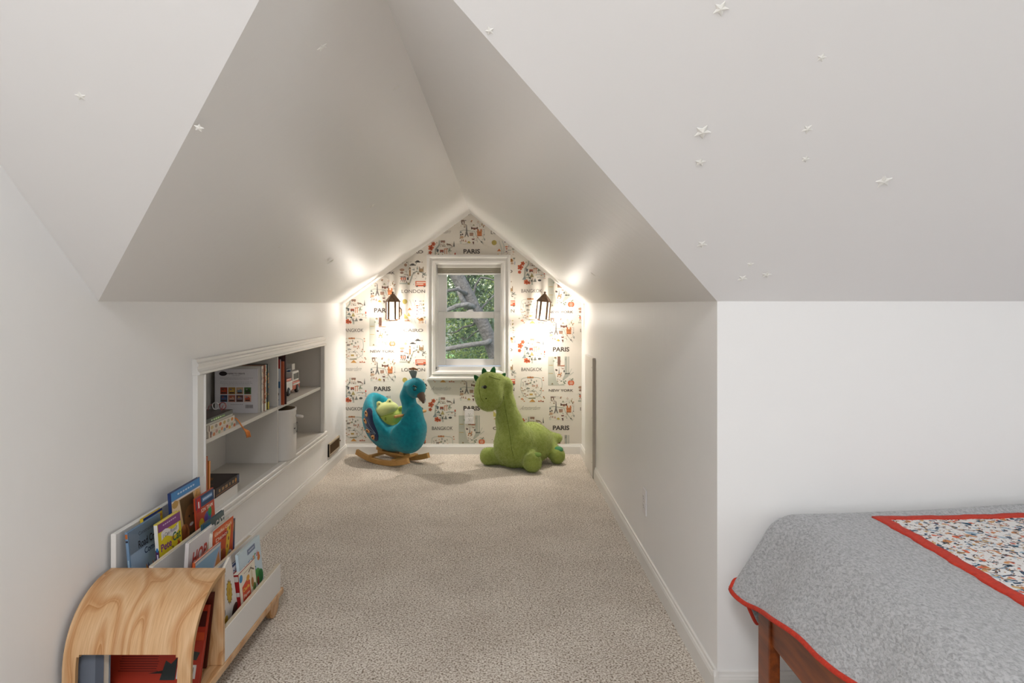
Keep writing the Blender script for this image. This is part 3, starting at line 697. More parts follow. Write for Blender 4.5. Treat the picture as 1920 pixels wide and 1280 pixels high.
# ================================================================ car-shaped book cart
def plywood():
    m = bpy.data.materials.new('birch_plywood'); m.use_nodes = True; nt = m.node_tree; b = nt.nodes['Principled BSDF']
    tc = nt.nodes.new('ShaderNodeTexCoord'); mp = nt.nodes.new('ShaderNodeMapping'); mp.inputs['Scale'].default_value = (1.0, .42, .42)
    nt.links.new(tc.outputs['Object'], mp.inputs['Vector'])
    n = nt.nodes.new('ShaderNodeTexNoise'); n.inputs['Scale'].default_value = 5.5; n.inputs['Detail'].default_value = 1.5; n.inputs['Distortion'].default_value = .6
    nt.links.new(mp.outputs[0], n.inputs['Vector'])
    k = nt.nodes.new('ShaderNodeMath'); k.operation = 'MULTIPLY'; k.inputs[1].default_value = 9
    fr = nt.nodes.new('ShaderNodeMath'); fr.operation = 'FRACT'
    nt.links.new(n.outputs['Fac'], k.inputs[0]); nt.links.new(k.outputs[0], fr.inputs[0])
    rp = nt.nodes.new('ShaderNodeValToRGB'); e = rp.color_ramp.elements
    e[0].position = 0; e[0].color = lin('#b98450'); e[1].position = 1; e[1].color = lin('#d2a678')
    q = e.new(.12); q.color = lin('#d6ab7d'); q = e.new(.6); q.color = lin('#ddb88e'); q = e.new(.93); q.color = lin('#c59261')
    nt.links.new(fr.outputs[0], rp.inputs['Fac'])
    n2 = nt.nodes.new('ShaderNodeTexNoise'); n2.inputs['Scale'].default_value = 12; n2.inputs['Detail'].default_value = 6
    mp2 = nt.nodes.new('ShaderNodeMapping'); mp2.inputs['Scale'].default_value = (22, 1.2, 1.2)
    nt.links.new(tc.outputs['Object'], mp2.inputs['Vector']); nt.links.new(mp2.outputs[0], n2.inputs['Vector'])
    rp2 = nt.nodes.new('ShaderNodeValToRGB'); rp2.color_ramp.elements[0].position = .35; rp2.color_ramp.elements[0].color = lin('#dccbb8'); rp2.color_ramp.elements[1].position = .62
    nt.links.new(n2.outputs['Fac'], rp2.inputs['Fac'])
    mm = nt.nodes.new('ShaderNodeMix'); mm.data_type = 'RGBA'; mm.blend_type = 'MULTIPLY'; mm.inputs['Factor'].default_value = .5
    nt.links.new(rp.outputs['Color'], mm.inputs['A']); nt.links.new(rp2.outputs['Color'], mm.inputs['B']); nt.links.new(mm.outputs['Result'], b.inputs['Base Color'])
    b.inputs['Roughness'].default_value = .38; b.inputs['Specular IOR Level'].default_value = .4
    return m
ply = plywood()
edge = mat('plywood_edge', '#b58d5f', .6, bump=(300, .2, .001))
white_lam = mat('white_laminate', '#e4e1dd', .3, spec=.5)
cart = thing('book_cart', 'car-shaped book cart of white panels with a curved plywood hood and wooden wheels', 'bookshelf', (-1.0, 2.2, 0))
CX0, CX1 = -1.172, -.826
m = MB(); m.box(CX0, CX1, 1.825, 2.63, .056, .080, .004); m.build('base_board', ply, cart)
# bent hood: arc in the y,z plane with a rounded window cut in its front
yc_, zc_, ry, rz_ = 2.068, .155, .235, .213
prof = []
for k in range(19):
    a = math.pi/2*k/18; e_ = .86
    prof.append((yc_-ry*math.sin(a)**e_, zc_+rz_*math.cos(a)**e_ if k < 18 else zc_))
prof += [(yc_-ry-.002*k, zc_-.0125*k) for k in range(1, 7)]
L = [0]
for i in range(1, len(prof)): L.append(L[-1]+math.dist(prof[i], prof[i-1]))
def pf(s, off=0):
    i = max(j for j in range(len(L)-1) if L[j] <= s+1e-9); t = (s-L[i])/(L[i+1]-L[i])
    y = prof[i][0]+(prof[i+1][0]-prof[i][0])*t; z = prof[i][1]+(prof[i+1][1]-prof[i][1])*t
    ty, tz = prof[i+1][0]-prof[i][0], prof[i+1][1]-prof[i][1]; d = math.hypot(ty, tz)
    return y+(-tz/d)*off*-1, z+(ty/d)*off*-1
LT = L[-1]-1e-6
wz0 = next(l for l, p in zip(L, prof) if p[1] < .222); wz1 = LT-.018
wx0, wx1, rr = CX0+.036, CX1-.036, .014
xs = sorted(set([CX0, CX1, wx0, wx1]+[wx0+rr*(1-math.cos(a)) for a in (.5, 1., 1.57)]+[wx1-rr*(1-math.cos(a)) for a in (.5, 1., 1.57)]+list(np.linspace(wx0+rr, wx1-rr, 7))))
ss = sorted(set([0, LT, wz0, wz1]+[wz0+rr*(1-math.cos(a)) for a in (.5, 1., 1.57)]+[wz1-rr*(1-math.cos(a)) for a in (.5, 1., 1.57)]+list(np.linspace(0, wz0, 26))+list(np.linspace(wz0+rr, wz1-rr, 12))))
def inwin(x, s):
    if not (wx0 < x < wx1 and wz0 < s < wz1): return False
    dx = max(wx0+rr-x, x-(wx1-rr), 0); ds = max(wz0+rr-s, s-(wz1-rr), 0)
    return math.hypot(dx, ds) < rr
bmh = bmesh.new(); vg = {}
for i, x_ in enumerate(xs):
    for j, s_ in enumerate(ss):
        y, z = pf(s_); vg[i, j] = bmh.verts.new((x_, y, z))
for i in range(len(xs)-1):
    for j in range(len(ss)-1):
        if inwin((xs[i]+xs[i+1])/2, (ss[j]+ss[j+1])/2): continue
        bmh.faces.new([vg[i, j], vg[i+1, j], vg[i+1, j+1], vg[i, j+1]])
bmesh.ops.delete(bmh, geom=[v for v in bmh.verts if not v.link_faces], context='VERTS')
bmesh.ops.recalc_face_normals(bmh, faces=bmh.faces); bmh.normal_update()
ctr = Vector((-1, 2.07, .1)); s0 = sum((f.normal.dot(f.calc_center_median()-ctr)) for f in bmh.faces)
if s0 < 0: bmesh.ops.reverse_faces(bmh, faces=bmh.faces)
bmh.normal_update()
nv = {v: v.normal.copy() for v in bmh.verts}; ov = list(bmh.verts); of = list(bmh.faces); cp = {v: bmh.verts.new(v.co-nv[v]*.013) for v in ov}
for f in of: q = bmh.faces.new([cp[v] for v in reversed(f.verts)])
for e in [e for e in bmh.edges if e.is_boundary and e.verts[0] in cp]:
    a_, b_ = e.verts; q = bmh.faces.new([b_, a_, cp[a_], cp[b_]]); q.material_index = 1
bmesh.ops.recalc_face_normals(bmh, faces=bmh.faces)
hm = MB(); hm.bm.free(); hm.bm = bmh
hood = hm.build('hood', [ply, edge], cart, angle=35)
m = MB(); m.box(CX0+.002, CX1-.002, 2.052, 2.070, .080, .362, .002, 1); m.build('divider_panel', ply, cart)
def panel(x0, x1, z1, y1=2.60):
    m = MB(); m.box(x0, x1, 2.0702, y1, .080, z1, .002, 1); m.build('white_panel', white_lam, cart)
    m = MB(); m.box(x0+.001, x1-.001, 2.0704, y1-.001, z1-.0015, z1+.0008); m.build('panel_edge', mat('panel_edge', '#d5c7b0', .5), cart)
m = MB(); m.box(-1.176, -1.160, 2.0702, 2.62, .080, .469, .002, 1); m.build('back_panel', white_lam, cart)
panel(-1.060, -1.048, .372); panel(-.950, -.938, .287); panel(-.842, -.828, .181)
for yy, x0, x1 in ((2.545, CX1-.03, CX1-.006), (2.545, CX0+.006, CX0+.03), (1.93, CX1-.03, CX1-.006), (1.93, CX0+.006, CX0+.03)):
    m = MB(); pts = [(yy-.048, .056)]+[(yy-.048*math.cos(a), .048-.048*math.sin(a)) for a in np.linspace(0, math.pi, 17)]+[(yy+.048, .056)]
    m.prism(pts, x0, x1, 'X', .003, 1); m.build('wheel', ply, cart)

# ---- books in the cart, pocket by pocket
def d_blue(p):
    p.rect(.5, .5, .96, .98, '#8fa6be'); p.rect(.5, .86, .96, .26, '#a9b8c8'); p.rect(.5, .62, .96, .25, '#9aaec4', 1)
    p.text('Construction', .55, .915, .5, .04, '#4a4a58', 2); p.text('Road Crew', .60, .80, .66, .085, '#2c2a38', 2, .02); p.text('Coming', .66, .69, .46, .08, '#26365e', 2, .02)
    rnd = random.Random(3)
    for k in range(26):
        x = rnd.uniform(.12, .98); h = rnd.uniform(.08, .3)*(1-abs(x-.55)*.8); p.poly([(x-.05, .05), (x-.02, .30+h), (x+.03, .28+h*.8), (x+.05, .05)], rnd.choice(['#c9772e', '#d79a3e', '#7b5a86', '#4a4a7a', '#b06a5c', '#e0b25e']), 2+k % 3)
    p.rect(.5, .08, .96, .14, '#8a5f78', 1)
def s_blue(p): p.rect(.5, .955, .9, .05, '#b5652e'); p.rect(.5, .9, .9, .02, '#2c2a38'); p.rect(.5, .45, .4, .5, '#a9c2d0')
book('tall blue road-building picture book at the hood end of the cart back row', (-1.108, 2.085, .185), UY, lean(-.085), .20, .285, .008, '#6f8fb0', d_blue, spine_draw=s_blue)
def d_yback(p): p.rect(.5, .5, .96, .98, '#d9b72c'); p.rect(.5, .93, .9, .03, '#c77a2c', 1); p.rect(.5, .985, .98, .03, '#2f3f78', 1); p.rect(.5, .84, .9, .03, '#e8cf58', 1)
book('yellow picture book with a navy top edge, behind the blue one, back row', (-1.130, 2.205, .19), UY, lean(-.06), .125, .284, .010, '#d9b72c', d_yback)
def d_pete(p):
    p.rect(.5, .5, .98, .99, '#e6d02c'); p.poly([(.01, .88), (.01, .99), (.99, .99), (.99, .86)], '#8a4a86', 1)
    [p.rect(.5-.6/2+.6/7*(k_+.5), .945, .6/7*.7, .03*.6, '#d8b8d8', 3) for k_ in range(7)]
    for k in range(8):
        x = .12+.095*k; z = .80+.035*math.sin(k*.8+.2); p.poly([(x, z-.05), (x+.1, z-.05+.035*(math.sin((k+1)*.8+.2)-math.sin(k*.8+.2))), (x+.1, z+.05+.035*(math.sin((k+1)*.8+.2)-math.sin(k*.8+.2))), (x, z+.05)], '#ece6e0', 2)
    p.text('I Can Read!', .5, .805, .62, .05, '#4a3a68', 4, 0, .2); p.text('Pete', .30, .66, .46, .10, '#7a2f86', 3, .025); p.text('the', .60, .70, .14, .05, '#d77a2c', 3, .02); p.text('Cat', .77, .70, .36, .12, '#2c6a48', 3, .025)
    p.text("'s", .56, .58, .1, .05, '#3c3a30', 3, .02); p.text('GROOVY', .55, .49, .5, .06, '#3f7a34', 3, .02)
    p.star(.84, .56, .10, '#c8622a', 3, 9); p.ell(.84, .56, .05, .035, '#a8481c', 4)
    p.poly([(.08, .40), (.2, .54), (.24, .48), (.33, .56), (.28, .42), (.2, .38)], '#2c7fa0', 3); p.rect(.5, .2, .98, .3, '#c9b428', 1)
def s_pete(p): p.rect(.5, .82, .94, .34, '#e6e4e0'); p.rect(.5, .4, .94, .52, '#4a2a58'); p.ell(.5, .66, .3, .03, '#2c78b8', 1); p.text('Pete Cat', .5, .42, .3, .5, '#e8e0f0', 1) if False else p.rect(.5, .45, .35, .3, '#d8cfe0', 1)
book('yellow easy-reader book with a purple top and a white ribbon banner, back row', (-1.068, 2.175, .225), UY, lean(-.075), .154, .240, .012, '#e6d02c', d_pete, spine_draw=s_pete)
def d_face(p):
    p.rect(.5, .5, .98, .99, '#d9b98c'); p.rect(.5, .95, .98, .09, '#4d8cc4', 1); p.rect(.5, .895, .98, .012, '#e8e8ee', 2); [p.rect(.5-.6/2+.6/7*(k_+.5), .952, .6/7*.7, .028*.6, '#c8dcf0', 3) for k_ in range(7)]
    p.poly([(.26, .88), (.72, .88), (.86, .52), (.80, .40), (.30, .40), (.34, .60)], '#5f4628', 2); p.ell(.60, .62, .22, .15, '#80562f', 3, 16); p.ell(.54, .65, .025, .014, '#2c1c10', 5); p.ell(.69, .65, .025, .014, '#2c1c10', 5); p.ell(.60, .555, .07, .018, '#f0e8de', 5); p.ell(.60, .55, .09, .03, '#a0564a', 4)
    p.ell(.14, .76, .14, .13, '#ecd2b0', 2, 14); p.ell(.11, .78, .015, .012, '#3c2c20', 4); p.ell(.2, .77, .015, .012, '#3c2c20', 4); p.ell(.12, .86, .1, .04, '#c49a58', 3)
    p.ell(.87, .77, .13, .12, '#e0ac6a', 2, 14); p.ell(.88, .74, .015, .012, '#3c2c20', 4); p.line([(.82, .82), (.87, .86)], .012, '#8a5a2c', 4)
    p.ell(.36, .5, .16, .10, '#d88a52', 3, 12); p.ell(.16, .55, .13, .12, '#d8cc9a', 3, 12); p.poly([(.2, .4), (.5, .4), (.46, .55), (.3, .57)], '#cf6a48', 3)
    p.rect(.5, .36, .98, .06, '#54407e', 3); p.rect(.5, .3, .98, .05, '#2c2548', 3); p.rect(.5, .15, .98, .26, '#241c38', 3)
book('picture book with two pale faces beside a brown one, tallest in the back row', (-1.098, 2.335, .19), UY, lean(-.07), .228, .330, .010, '#24386e', d_face)
def d_robot(p):
    p.rect(.5, .5, .98, .99, '#c4482c'); p.rect(.5, .90, .98, .18, '#28466a', 1); p.rect(.62, .91, .56, .07, '#5a86b4', 2); [p.rect(.63-.5/2+.5/7*(k_+.5), .91, .5/7*.7, .05*.6, '#cddcec', 3) for k_ in range(7)]
    p.rect(.16, .87, .22, .22, '#c22428', 2); p.text('1', .16, .87, .06, .10, '#f4ecec', 3, .03); p.text('ION TEAM', .58, .75, .62, .06, '#f0dccc', 3, .02)
    p.ell(.6, .60, .2, .09, '#3f6fb0', 2); p.ell(.72, .66, .1, .08, '#2f9a58', 3); p.ell(.5, .6, .1, .07, '#6f4aa0', 3); p.ell(.25, .56, .13, .08, '#d8b42c', 3); p.ell(.6, .38, .24, .12, '#d99a3c', 2); p.ell(.3, .36, .18, .12, '#7a3420', 2); p.ell(.82, .4, .12, .1, '#a8321e', 3); p.rect(.5, .15, .98, .28, '#5a1c14', 1)
book('red reader with a number 1 badge and blue top band, back row far end', (-1.075, 2.452, .24), UY, lean(-.06), .158, .228, .006, '#c4482c', d_robot)
book('plain white board book, the last book at the far end of the back row', (-1.125, 2.535, .26), UY, lean(-.04), .105, .245, .010, '#e6e3e2', None)
# middle row
def d_cat(p):
    p.rect(.5, .5, .98, .99, '#5c6c6c'); p.poly([(.01, .78), (.4, .78), (.3, .99), (.01, .99)], '#2c6a8a', 1); p.text('THE', .44, .865, .2, .055, '#e8e2d6', 2, .03); p.text('CAT', .77, .885, .42, .10, '#efebe4', 2, .035); p.rect(.5, .72, .98, .10, '#2a4654', 1); p.ell(.12, .83, .08, .04, '#c8ccd0', 2)
book('grey picture book titled THE CAT standing behind the others in the middle row', (-1.005, 2.365, .12), UY, lean(-.06), .178, .282, .009, '#2f5560', d_cat)
def d_hop(p):
    p.rect(.5, .5, .99, .99, '#d8d3d2'); p.text('HOP', .43, .78, .56, .17, '#b9493c', 2, .035, .2); p.text('on', .34, .62, .1, .04, '#8a5a52', 2); p.ell(.85, .74, .16, .12, '#c7bba0', 1); p.ell(.80, .55, .2, .16, '#8a3c2c', 1); p.ell(.6, .46, .2, .1, '#b0604a', 1)
def s_hop(p):
    for k in range(5): p.ell(.5, .62-.06*k, .26, .022, '#4a4648', 1)
book('white book titled HOP in red letters leaning out of the middle row', (-.990, 2.150, .125), ut(0), (math.sin(.06), 0, 1), .192, .288, .012, '#d8d3d2', d_hop, spine_draw=s_hop, spine='#d8d3d2')
def d_or(p):
    p.rect(.5, .5, .98, .99, '#d5562a'); p.rect(.5, .93, .9, .07, '#e07a48', 1); p.text("Giraffes Can't", .5, .92, .8, .05, '#f2d8c4', 3, .02); p.text('Dance', .45, .83, .6, .055, '#f2d8c4', 3, .02); p.ell(.55, .82, .16, .05, '#c22c2a', 2)
    p.poly([(.6, .45), (.68, .9), (.84, .93), (.86, .80), (.78, .5)], '#ecc23c', 2)
    for x, y in ((.70, .82), (.76, .72), (.70, .62), (.80, .86)): p.ell(x, y, .03, .03, '#8a5228', 4)
    p.ell(.30, .58, .2, .1, '#e6a03c', 2); p.ell(.5, .52, .16, .12, '#a8482a', 2); p.ell(.82, .45, .14, .09, '#c9c3b8', 2); p.ell(.84, .45, .07, .05, '#4a4440', 3); p.rect(.5, .22, .98, .4, '#d9cfc4', 1); p.ell(.5, .3, .1, .08, '#d8923c', 2)
book('orange round-cornered board book with a yellow giraffe, middle row', (-.968, 2.302, .155), UY, lean(.02), .182, .245, .014, '#d9d2c6', d_or, rnd=.02)
def d_lb(p):
    p.rect(.5, .5, .98, .99, '#8fb2cc'); p.poly([(.5, .6), (.99, .99), (.99, .2), (.6, .2)], '#b9b2c2', 1); p.poly([(.72, .7), (.9, .9), (.99, .7), (.9, .3)], '#d08a4c', 2); p.ell(.8, .5, .12, .1, '#e0b43c', 3); p.rect(.5, .97, .98, .03, '#d8d8d4', 1)
book('pale blue picture book with an orange edge, lowest at the front of the middle row', (-.955, 2.14, .10), UY, lean(.02), .20, .255, .008, '#d8683a', d_lb)
def d_night(p): p.rect(.5, .5, .98, .99, '#3c4460'); p.rect(.5, .9, .98, .18, '#544e54', 1); p.poly([(.55, .72), (.72, .80), (.95, .98), (.85, .78), (.65, .60)], '#c8813c', 2); p.rect(.5, .5, .98, .3, '#2c3a80', 1); p.rect(.5, .25, .98, .3, '#1f2c44', 1)
book('dark blue night-sky book at the far end of the middle row', (-.982, 2.392, .135), UY, lean(.03), .140, .240, .006, '#2c3450', d_night)
# front row
def d_sun(p):
    p.rect(.5, .5, .99, .99, '#e2ddd8'); p.star(.62, .58, .20, '#6a5630', 2, 14, .8); p.star(.62, .58, .17, '#c2a02c', 3, 14, .86); p.ell(.62, .58, .08, .05, '#b08c28', 4)
    p.ell(.8, .18, .22, .10, '#4a342c', 2); p.ell(.66, .15, .14, .08, '#4a342c', 2); p.ell(.12, .45, .12, .07, '#4a342c', 2); p.ell(.2, .3, .14, .07, '#d9b02c', 3); p.rect(.25, .1, .4, .2, '#a83c24', 2); p.ell(.5, .9, .05, .015, '#c6bfc0', 2)
book('white book with a yellow sunflower and brown cow patches, front row against the divider', (-.866, 2.172, .084), (0, .915, .403), (.05, -.403, .915), .118, .255, .008, '#e2ddd8', d_sun)
def d_rock(p):
    p.rect(.5, .5, .98, .99, '#c6d6de'); p.rect(.56, .90, .36, .09, '#6f7c96', 1); [p.rect(.56-.26/2+.26/7*(k_+.5), .90, .26/7*.7, .04*.6, '#c4ccdc', 2) for k_ in range(7)]; 
    for ch, x, y, c in zip('Rockyard', (.22, .31, .39, .47, .55, .63, .71, .79), (.70, .70, .71, .72, .71, .73, .74, .75), ('#5a5f6c', '#c85a3c', '#3f7fae', '#8a5aa0', '#4aa0a8', '#d88a3c', '#4a8a5a', '#c24a6a')):
        p.text(ch, x, y, .075, .085, c, 2, .02)
    p.text('Go', .62, .56, .16, .10, '#3f8fae', 2, .03); p.ell(.86, .66, .07, .05, '#cf7a3c', 2); p.ell(.86, .72, .045, .035, '#cf7a3c', 2); p.ell(.72, .40, .16, .12, '#4a9a4c', 2); p.ell(.86, .34, .14, .12, '#2f7f44', 2); p.ell(.6, .36, .1, .1, '#a8c060', 2); p.ell(.74, .3, .05, .08, '#8a3424', 3)
book('pale blue picture book with coloured letters and green trees, front row far end', (-.856, 2.302, .11), UY, lean(-.10), .205, .212, .010, '#c6d6de', d_rock)
def d_nav(p): p.rect(.5, .5, .98, .99, '#39456c'); p.rect(.3, .82, .5, .26, '#d3cfd2', 1); p.text('No', .3, .86, .34, .07, '#5a5674', 2, .02); p.text('Bo', .3, .77, .34, .07, '#8a5a5c', 2, .02)
book('small navy book with a white label, half hidden in the front row', (-.883, 2.272, .13), UY, lean(-.03), .10, .165, .007, '#39456c', d_nav)
def d_ch(p):
    p.rect(.5, .5, .98, .99, '#e9dfcc'); p.ell(.12, .88, .1, .075, '#3f86b8', 2); [p.rect(.55-.5/2+.5/7*(k_+.5), .92, .5/7*.7, .03*.6, '#a8988a', 2) for k_ in range(7)]; p.poly([(.15, .3), (.15, .70), (.42, .76), (.62, .70), (.62, .3)], '#cf4a2c', 2); p.text('Charlie', .38, .62, .38, .07, '#e8c04a', 3, .02); p.text('Farm', .38, .50, .34, .07, '#f0dcc8', 3, .02)
    p.ell(.52, .77, .1, .06, '#d89a3c', 3); p.poly([(.62, .45), (.7, .85), (.8, .86), (.86, .45)], '#d8ccae', 2); p.line([(.58, .86), (.72, .9), (.9, .82)], .03, '#6a5a44', 3); p.ell(.76, .6, .08, .1, '#a8743c', 3); p.ell(.86, .48, .1, .08, '#5f7a3c', 3); p.rect(.5, .2, .98, .3, '#a8241c', 1)
def s_ch(p): p.rect(.5, .5, .98, .99, '#a01c1c'); p.rect(.5, .92, .94, .10, '#d6ccc4', 1); p.rect(.5, .62, .94, .08, '#cfc8c0', 1)
book('thick red-spined board book with a cream cover, front row', (-.846, 2.262, .098), UY, lean(-.09), .150, .172, .024, '#a01c1c', d_ch, spine_draw=s_ch)
# under the hood
def d_red(p):
    p.rect(.5, .5, .99, .99, '#a8321c')
    for k in range(9): p.rect(.34, .41-.030*k, .42-.012*(k % 4), .009, '#5c1a12', 1)
    p.rect(.85, .16, .20, .17, '#dcd8d4', 2)
    for k in range(11): p.rect(.775+.0145*k, .16, .006 if k % 3 else .010, .11, '#3a3636', 3)
    p.poly([(.58, .06), (.62, .30), (.68, .26), (.74, .34), (.74, .06)], '#2c3434', 2); p.poly([(.45, .14), (.60, .18), (.6, .14)], '#2c2420', 2); p.poly([(.76, .34), (.86, .42), (.97, .40), (.94, .30)], '#3a3c38', 2); p.rect(.84, .82, .3, .2, '#4a1410', 1); p.rect(.85, .60, .28, .1, '#c4481e', 1)
book('red-orange book showing its back cover and barcode, leaning inside the hood', (-1.125, 1.945, .0815), (1, 0, 0), (0, .36, 1), .272, .21, .012, '#a8321c', d_red)
def d_gr(p): p.rect(.5, .5, .99, .99, '#6f7683'); p.rect(.85, .5, .28, .99, '#565c68', 1)
book('blue-grey hardback standing at the wall side inside the hood', (-1.155, 1.865, .0815), (1, -.10, 0), (0, .03, 1), .080, .155, .030, '#6f7683', d_gr)
book('thin book with a pale green edge leaning against the divider under the hood', (-.985, 2.030, .0815), (1, .05, 0), (.10, .02, 1), .115, .225, .006, '#5a2418', None, pages='#c8d0a8')

# ================================================================ things on the built-in shelves
Z2, Z1 = .616, .310
def d_insp(p):
    p.rect(.5, .5, .99, .99, '#dcd8da'); p.ell(.195, .895, .095, .052, '#2a2224', 1, 18)
    p.text('INSPIRE TO CREATE', .50, .895, .42, .034, '#5c4e52', 1, .03); p.text('A BETTER ART', .50, .852, .20, .018, '#7a6c70', 1)
    for y, w in ((.795, .76), (.762, .56), (.705, .74), (.672, .74), (.640, .62)):
        x = .5-w/2; rr_ = random.Random(int(y*1000))
        while x < .5+w/2: d = rr_.uniform(.015, .05); p.rect(x+d/2, y, d, .011, '#b0a8ac', 1); x += d+.010
    cs = ('#8a3420', '#a8803c', '#b99a78', '#4c6a3c', '#3c4a66', '#a86a58', '#6a4a48', '#cf9a84')
    ca = ('#b0482c', '#c8a050', '#6f8290', '#2f4426', '#57628a', '#c8a08c', '#8a7a84', '#b0503a')
    for k in range(8):
        x = .215+.187*(k % 4); y = .505-.175*(k//4); p.rect(x, y, .165, .155, cs[k], 1); p.ell(x, y-.01, .062, .05, ca[k], 2); p.rect(x, y-.045, .11, .03, '#4a342c', 3); p.ell(x-.02, y+.03, .02, .018, ca[(k+3) % 8], 3)
    p.rect(.815, .145, .20, .09, '#cfc9ca', 1)
    for k in range(14): p.rect(.735+.0122*k, .150, .005 if k % 3 else .008, .075, '#4c4648', 2)
    [p.rect(.52-.30/2+.30/7*(k_+.5), .195, .30/7*.7, .018*.6, '#9a9296', 1) for k_ in range(7)]
IY = 3.462
book('white art book with a dark oval logo and eight small pictures on its back cover', (-1.437, IY, Z2), (1, 0, 0), (0, 0, 1), .215, .223, .012, '#dcd8da', d_insp)
# the rest of that row: spines facing into the room
row = [('#d8d2c8', '#9a8fa0', .016, .235, 'white slim book with faint lilac marks, second in the row'), ('#c9a88a', '#a05a3c', .014, .236, 'tan patterned book, third in the row from the white art book'),
       ('#e6e0d8', '#c47a5a', .012, .236, 'cream book with a rust stripe, fourth in the row'), ('#b5623a', '#e0c9a8', .018, .237, 'rust-orange book, fifth in the row'), ('#e4dcd6', '#b84a3c', .014, .237, 'white book with red marks, sixth in the row'),
       ('#5f8a8c', '#d4c23a', .015, .236, 'teal book with a yellow foot, seventh in the row'), ('#57504c', '#c0843c', .022, .238, 'dark grey book with orange dots, last in the row beside the divider')]
y = IY+.0125
for i, (c1, c2, t, h, lab_) in enumerate(row):
    def sp(p, c1=c1, c2=c2, i=i):
        rr_ = random.Random(i)
        p.rect(.5, .5, .96, .99, c1)
        for k in range(9): p.rect(rr_.uniform(.2, .8), rr_.uniform(.2, .92), rr_.uniform(.2, .6), rr_.uniform(.02, .06), c2, 1)
        p.rect(.5, .09, .96, .16, ('#e6e2dc', '#d8cfc4', '#e8e4de', '#e8e2d8', '#e6ded8', '#c9b83a', '#c9b83a')[i], 2)
    # front cover faces away from the camera; the spine faces the room
    bt = book(lab_, (-1.205-.002*(i % 3), y+t, Z2), (-1, 0, 0), (0, 0, 1), .21, h, t, c1, None, spine_draw=sp, group='books in the row on the upper left shelf')
    y += t+.0008
# flat pile of three thick hardbacks
def flatbook(lab_, y1, z, w, t, ln, c, sd, top=None, x1=-1.186):
    # spine faces the room: U points to -X, V along -Y so that the cover looks up
    return book(lab_, (x1, y1-ln, z+t), (-1, 0, 0), (0, -1, 0), w, ln, t, c, top, spine_draw=sd, name='hardback_book') if False else book(lab_, (x1, y1, z+t), (-1, 0, 0), (0, -1, 0), w, ln, t, c, top, spine_draw=sd, name='hardback_book')
def sd_a(p):
    p.rect(.5, .5, .96, .99, '#cfc2b2')
    for k, c in enumerate(('#b5623c', '#8fa08c', '#c9a03c', '#a8543c', '#7f8f9a', '#cf8a5c', '#9aa888', '#b88a7c', '#c47a50', '#8a9aa0')): p.ell(.35+.3*(k % 2), .06+.095*k, .28, .045, c, 1, 9)
    p.rect(.5, .93, .9, .04, '#6f3c30', 2)
def sd_b(p):
    p.rect(.5, .5, .96, .99, '#d3cabb')
    for k, c in enumerate(('#c9823c', '#a8a48c', '#b89a5c', '#c86a3c', '#9a8f82', '#c9b07c')): p.ell(.5, .10+.15*k, .3, .05, c, 1, 9)
    p.rect(.5, .95, .9, .03, '#5c3c34', 2)
def sd_c(p):
    p.rect(.5, .5, .96, .99, '#5c5c58'); p.rect(.2, .5, .3, .99, '#b9b5a8', 1); p.rect(.62, .62, .34, .22, '#6f9a4c', 2); p.rect(.62, .38, .2, .12, '#8fae6c', 2)
    for k in range(5): p.ell(.62, .48+.08*k, .12, .03, '#c9dcae', 3, 8)
flatbook('patterned cream and orange hardback at the bottom of the pile of three', 3.085, Z2, .20, .027, .29, '#c9b9a6', sd_a)
flatbook('cream flower-spined hardback in the middle of the pile of three', 3.070, Z2+.0275, .195, .026, .285, '#d3cabb', sd_b)
flatbook('dark hardback with a green spine on top of the pile of three', 3.050, Z2+.054, .20, .028, .28, '#3f3632', sd_c)
# ribbon bookmark with tassel
rb = thing('ribbon_bookmark', 'orange ribbon bookmark with a tassel hanging over the shelf edge from the pile', 'bookmark', (-1.18, 3.09, .63))
om = mat('orange_ribbon', '#d9823c', .6)
m = MB(); m.tube([(-1.20, 3.080, .655), (-1.186, 3.092, .650), (-1.178, 3.105, .632), (-1.172, 3.118, .612), (-1.166, 3.128, .597)], [.003]*5, 6); m.build('ribbon', om, rb, smooth=True)
m = MB()
for k in range(5): m.tube([(-1.166, 3.128, .597), (-1.160+.002*k, 3.140+.004*k, .580), (-1.158+.002*k, 3.150+.005*k, .552+.003*(k % 2))], [.003, .0035, .003], 6)
m.build('tassel', om, rb, smooth=True)
# tiny eyeglasses standing on the pile
eg = thing('toy_glasses', 'tiny red and white eyeglasses lying on top of the pile of three books', 'glasses', (-1.23, 3.02, .699))
fr_r = mat('frame_red', '#8a3a3a', .4); fr_w = mat('frame_white', '#e0dcd8', .4)
for k, (yy, mm_) in enumerate(((0, fr_w), (1, fr_r))):
    m = MB(); cx_ = -1.250+.032*yy; m.tube([(cx_+.014*math.cos(a), 3.02, .7175+.0155*math.sin(a)) for a in np.linspace(0, 2*math.pi, 20)], .0022, 6); m.build('rim', mm_, eg, smooth=True)
m = MB(); m.tube([(-1.236, 3.02, .722), (-1.234, 3.02, .725), (-1.232, 3.02, .722)], .002, 6); m.build('bridge', fr_r, eg)
for xx in (-1.264, -1.204):
    m = MB(); m.tube([(xx, 3.02, .725), (xx, 2.985, .722), (xx, 2.97, .705)], .0018, 6); m.build('temple', fr_r, eg)
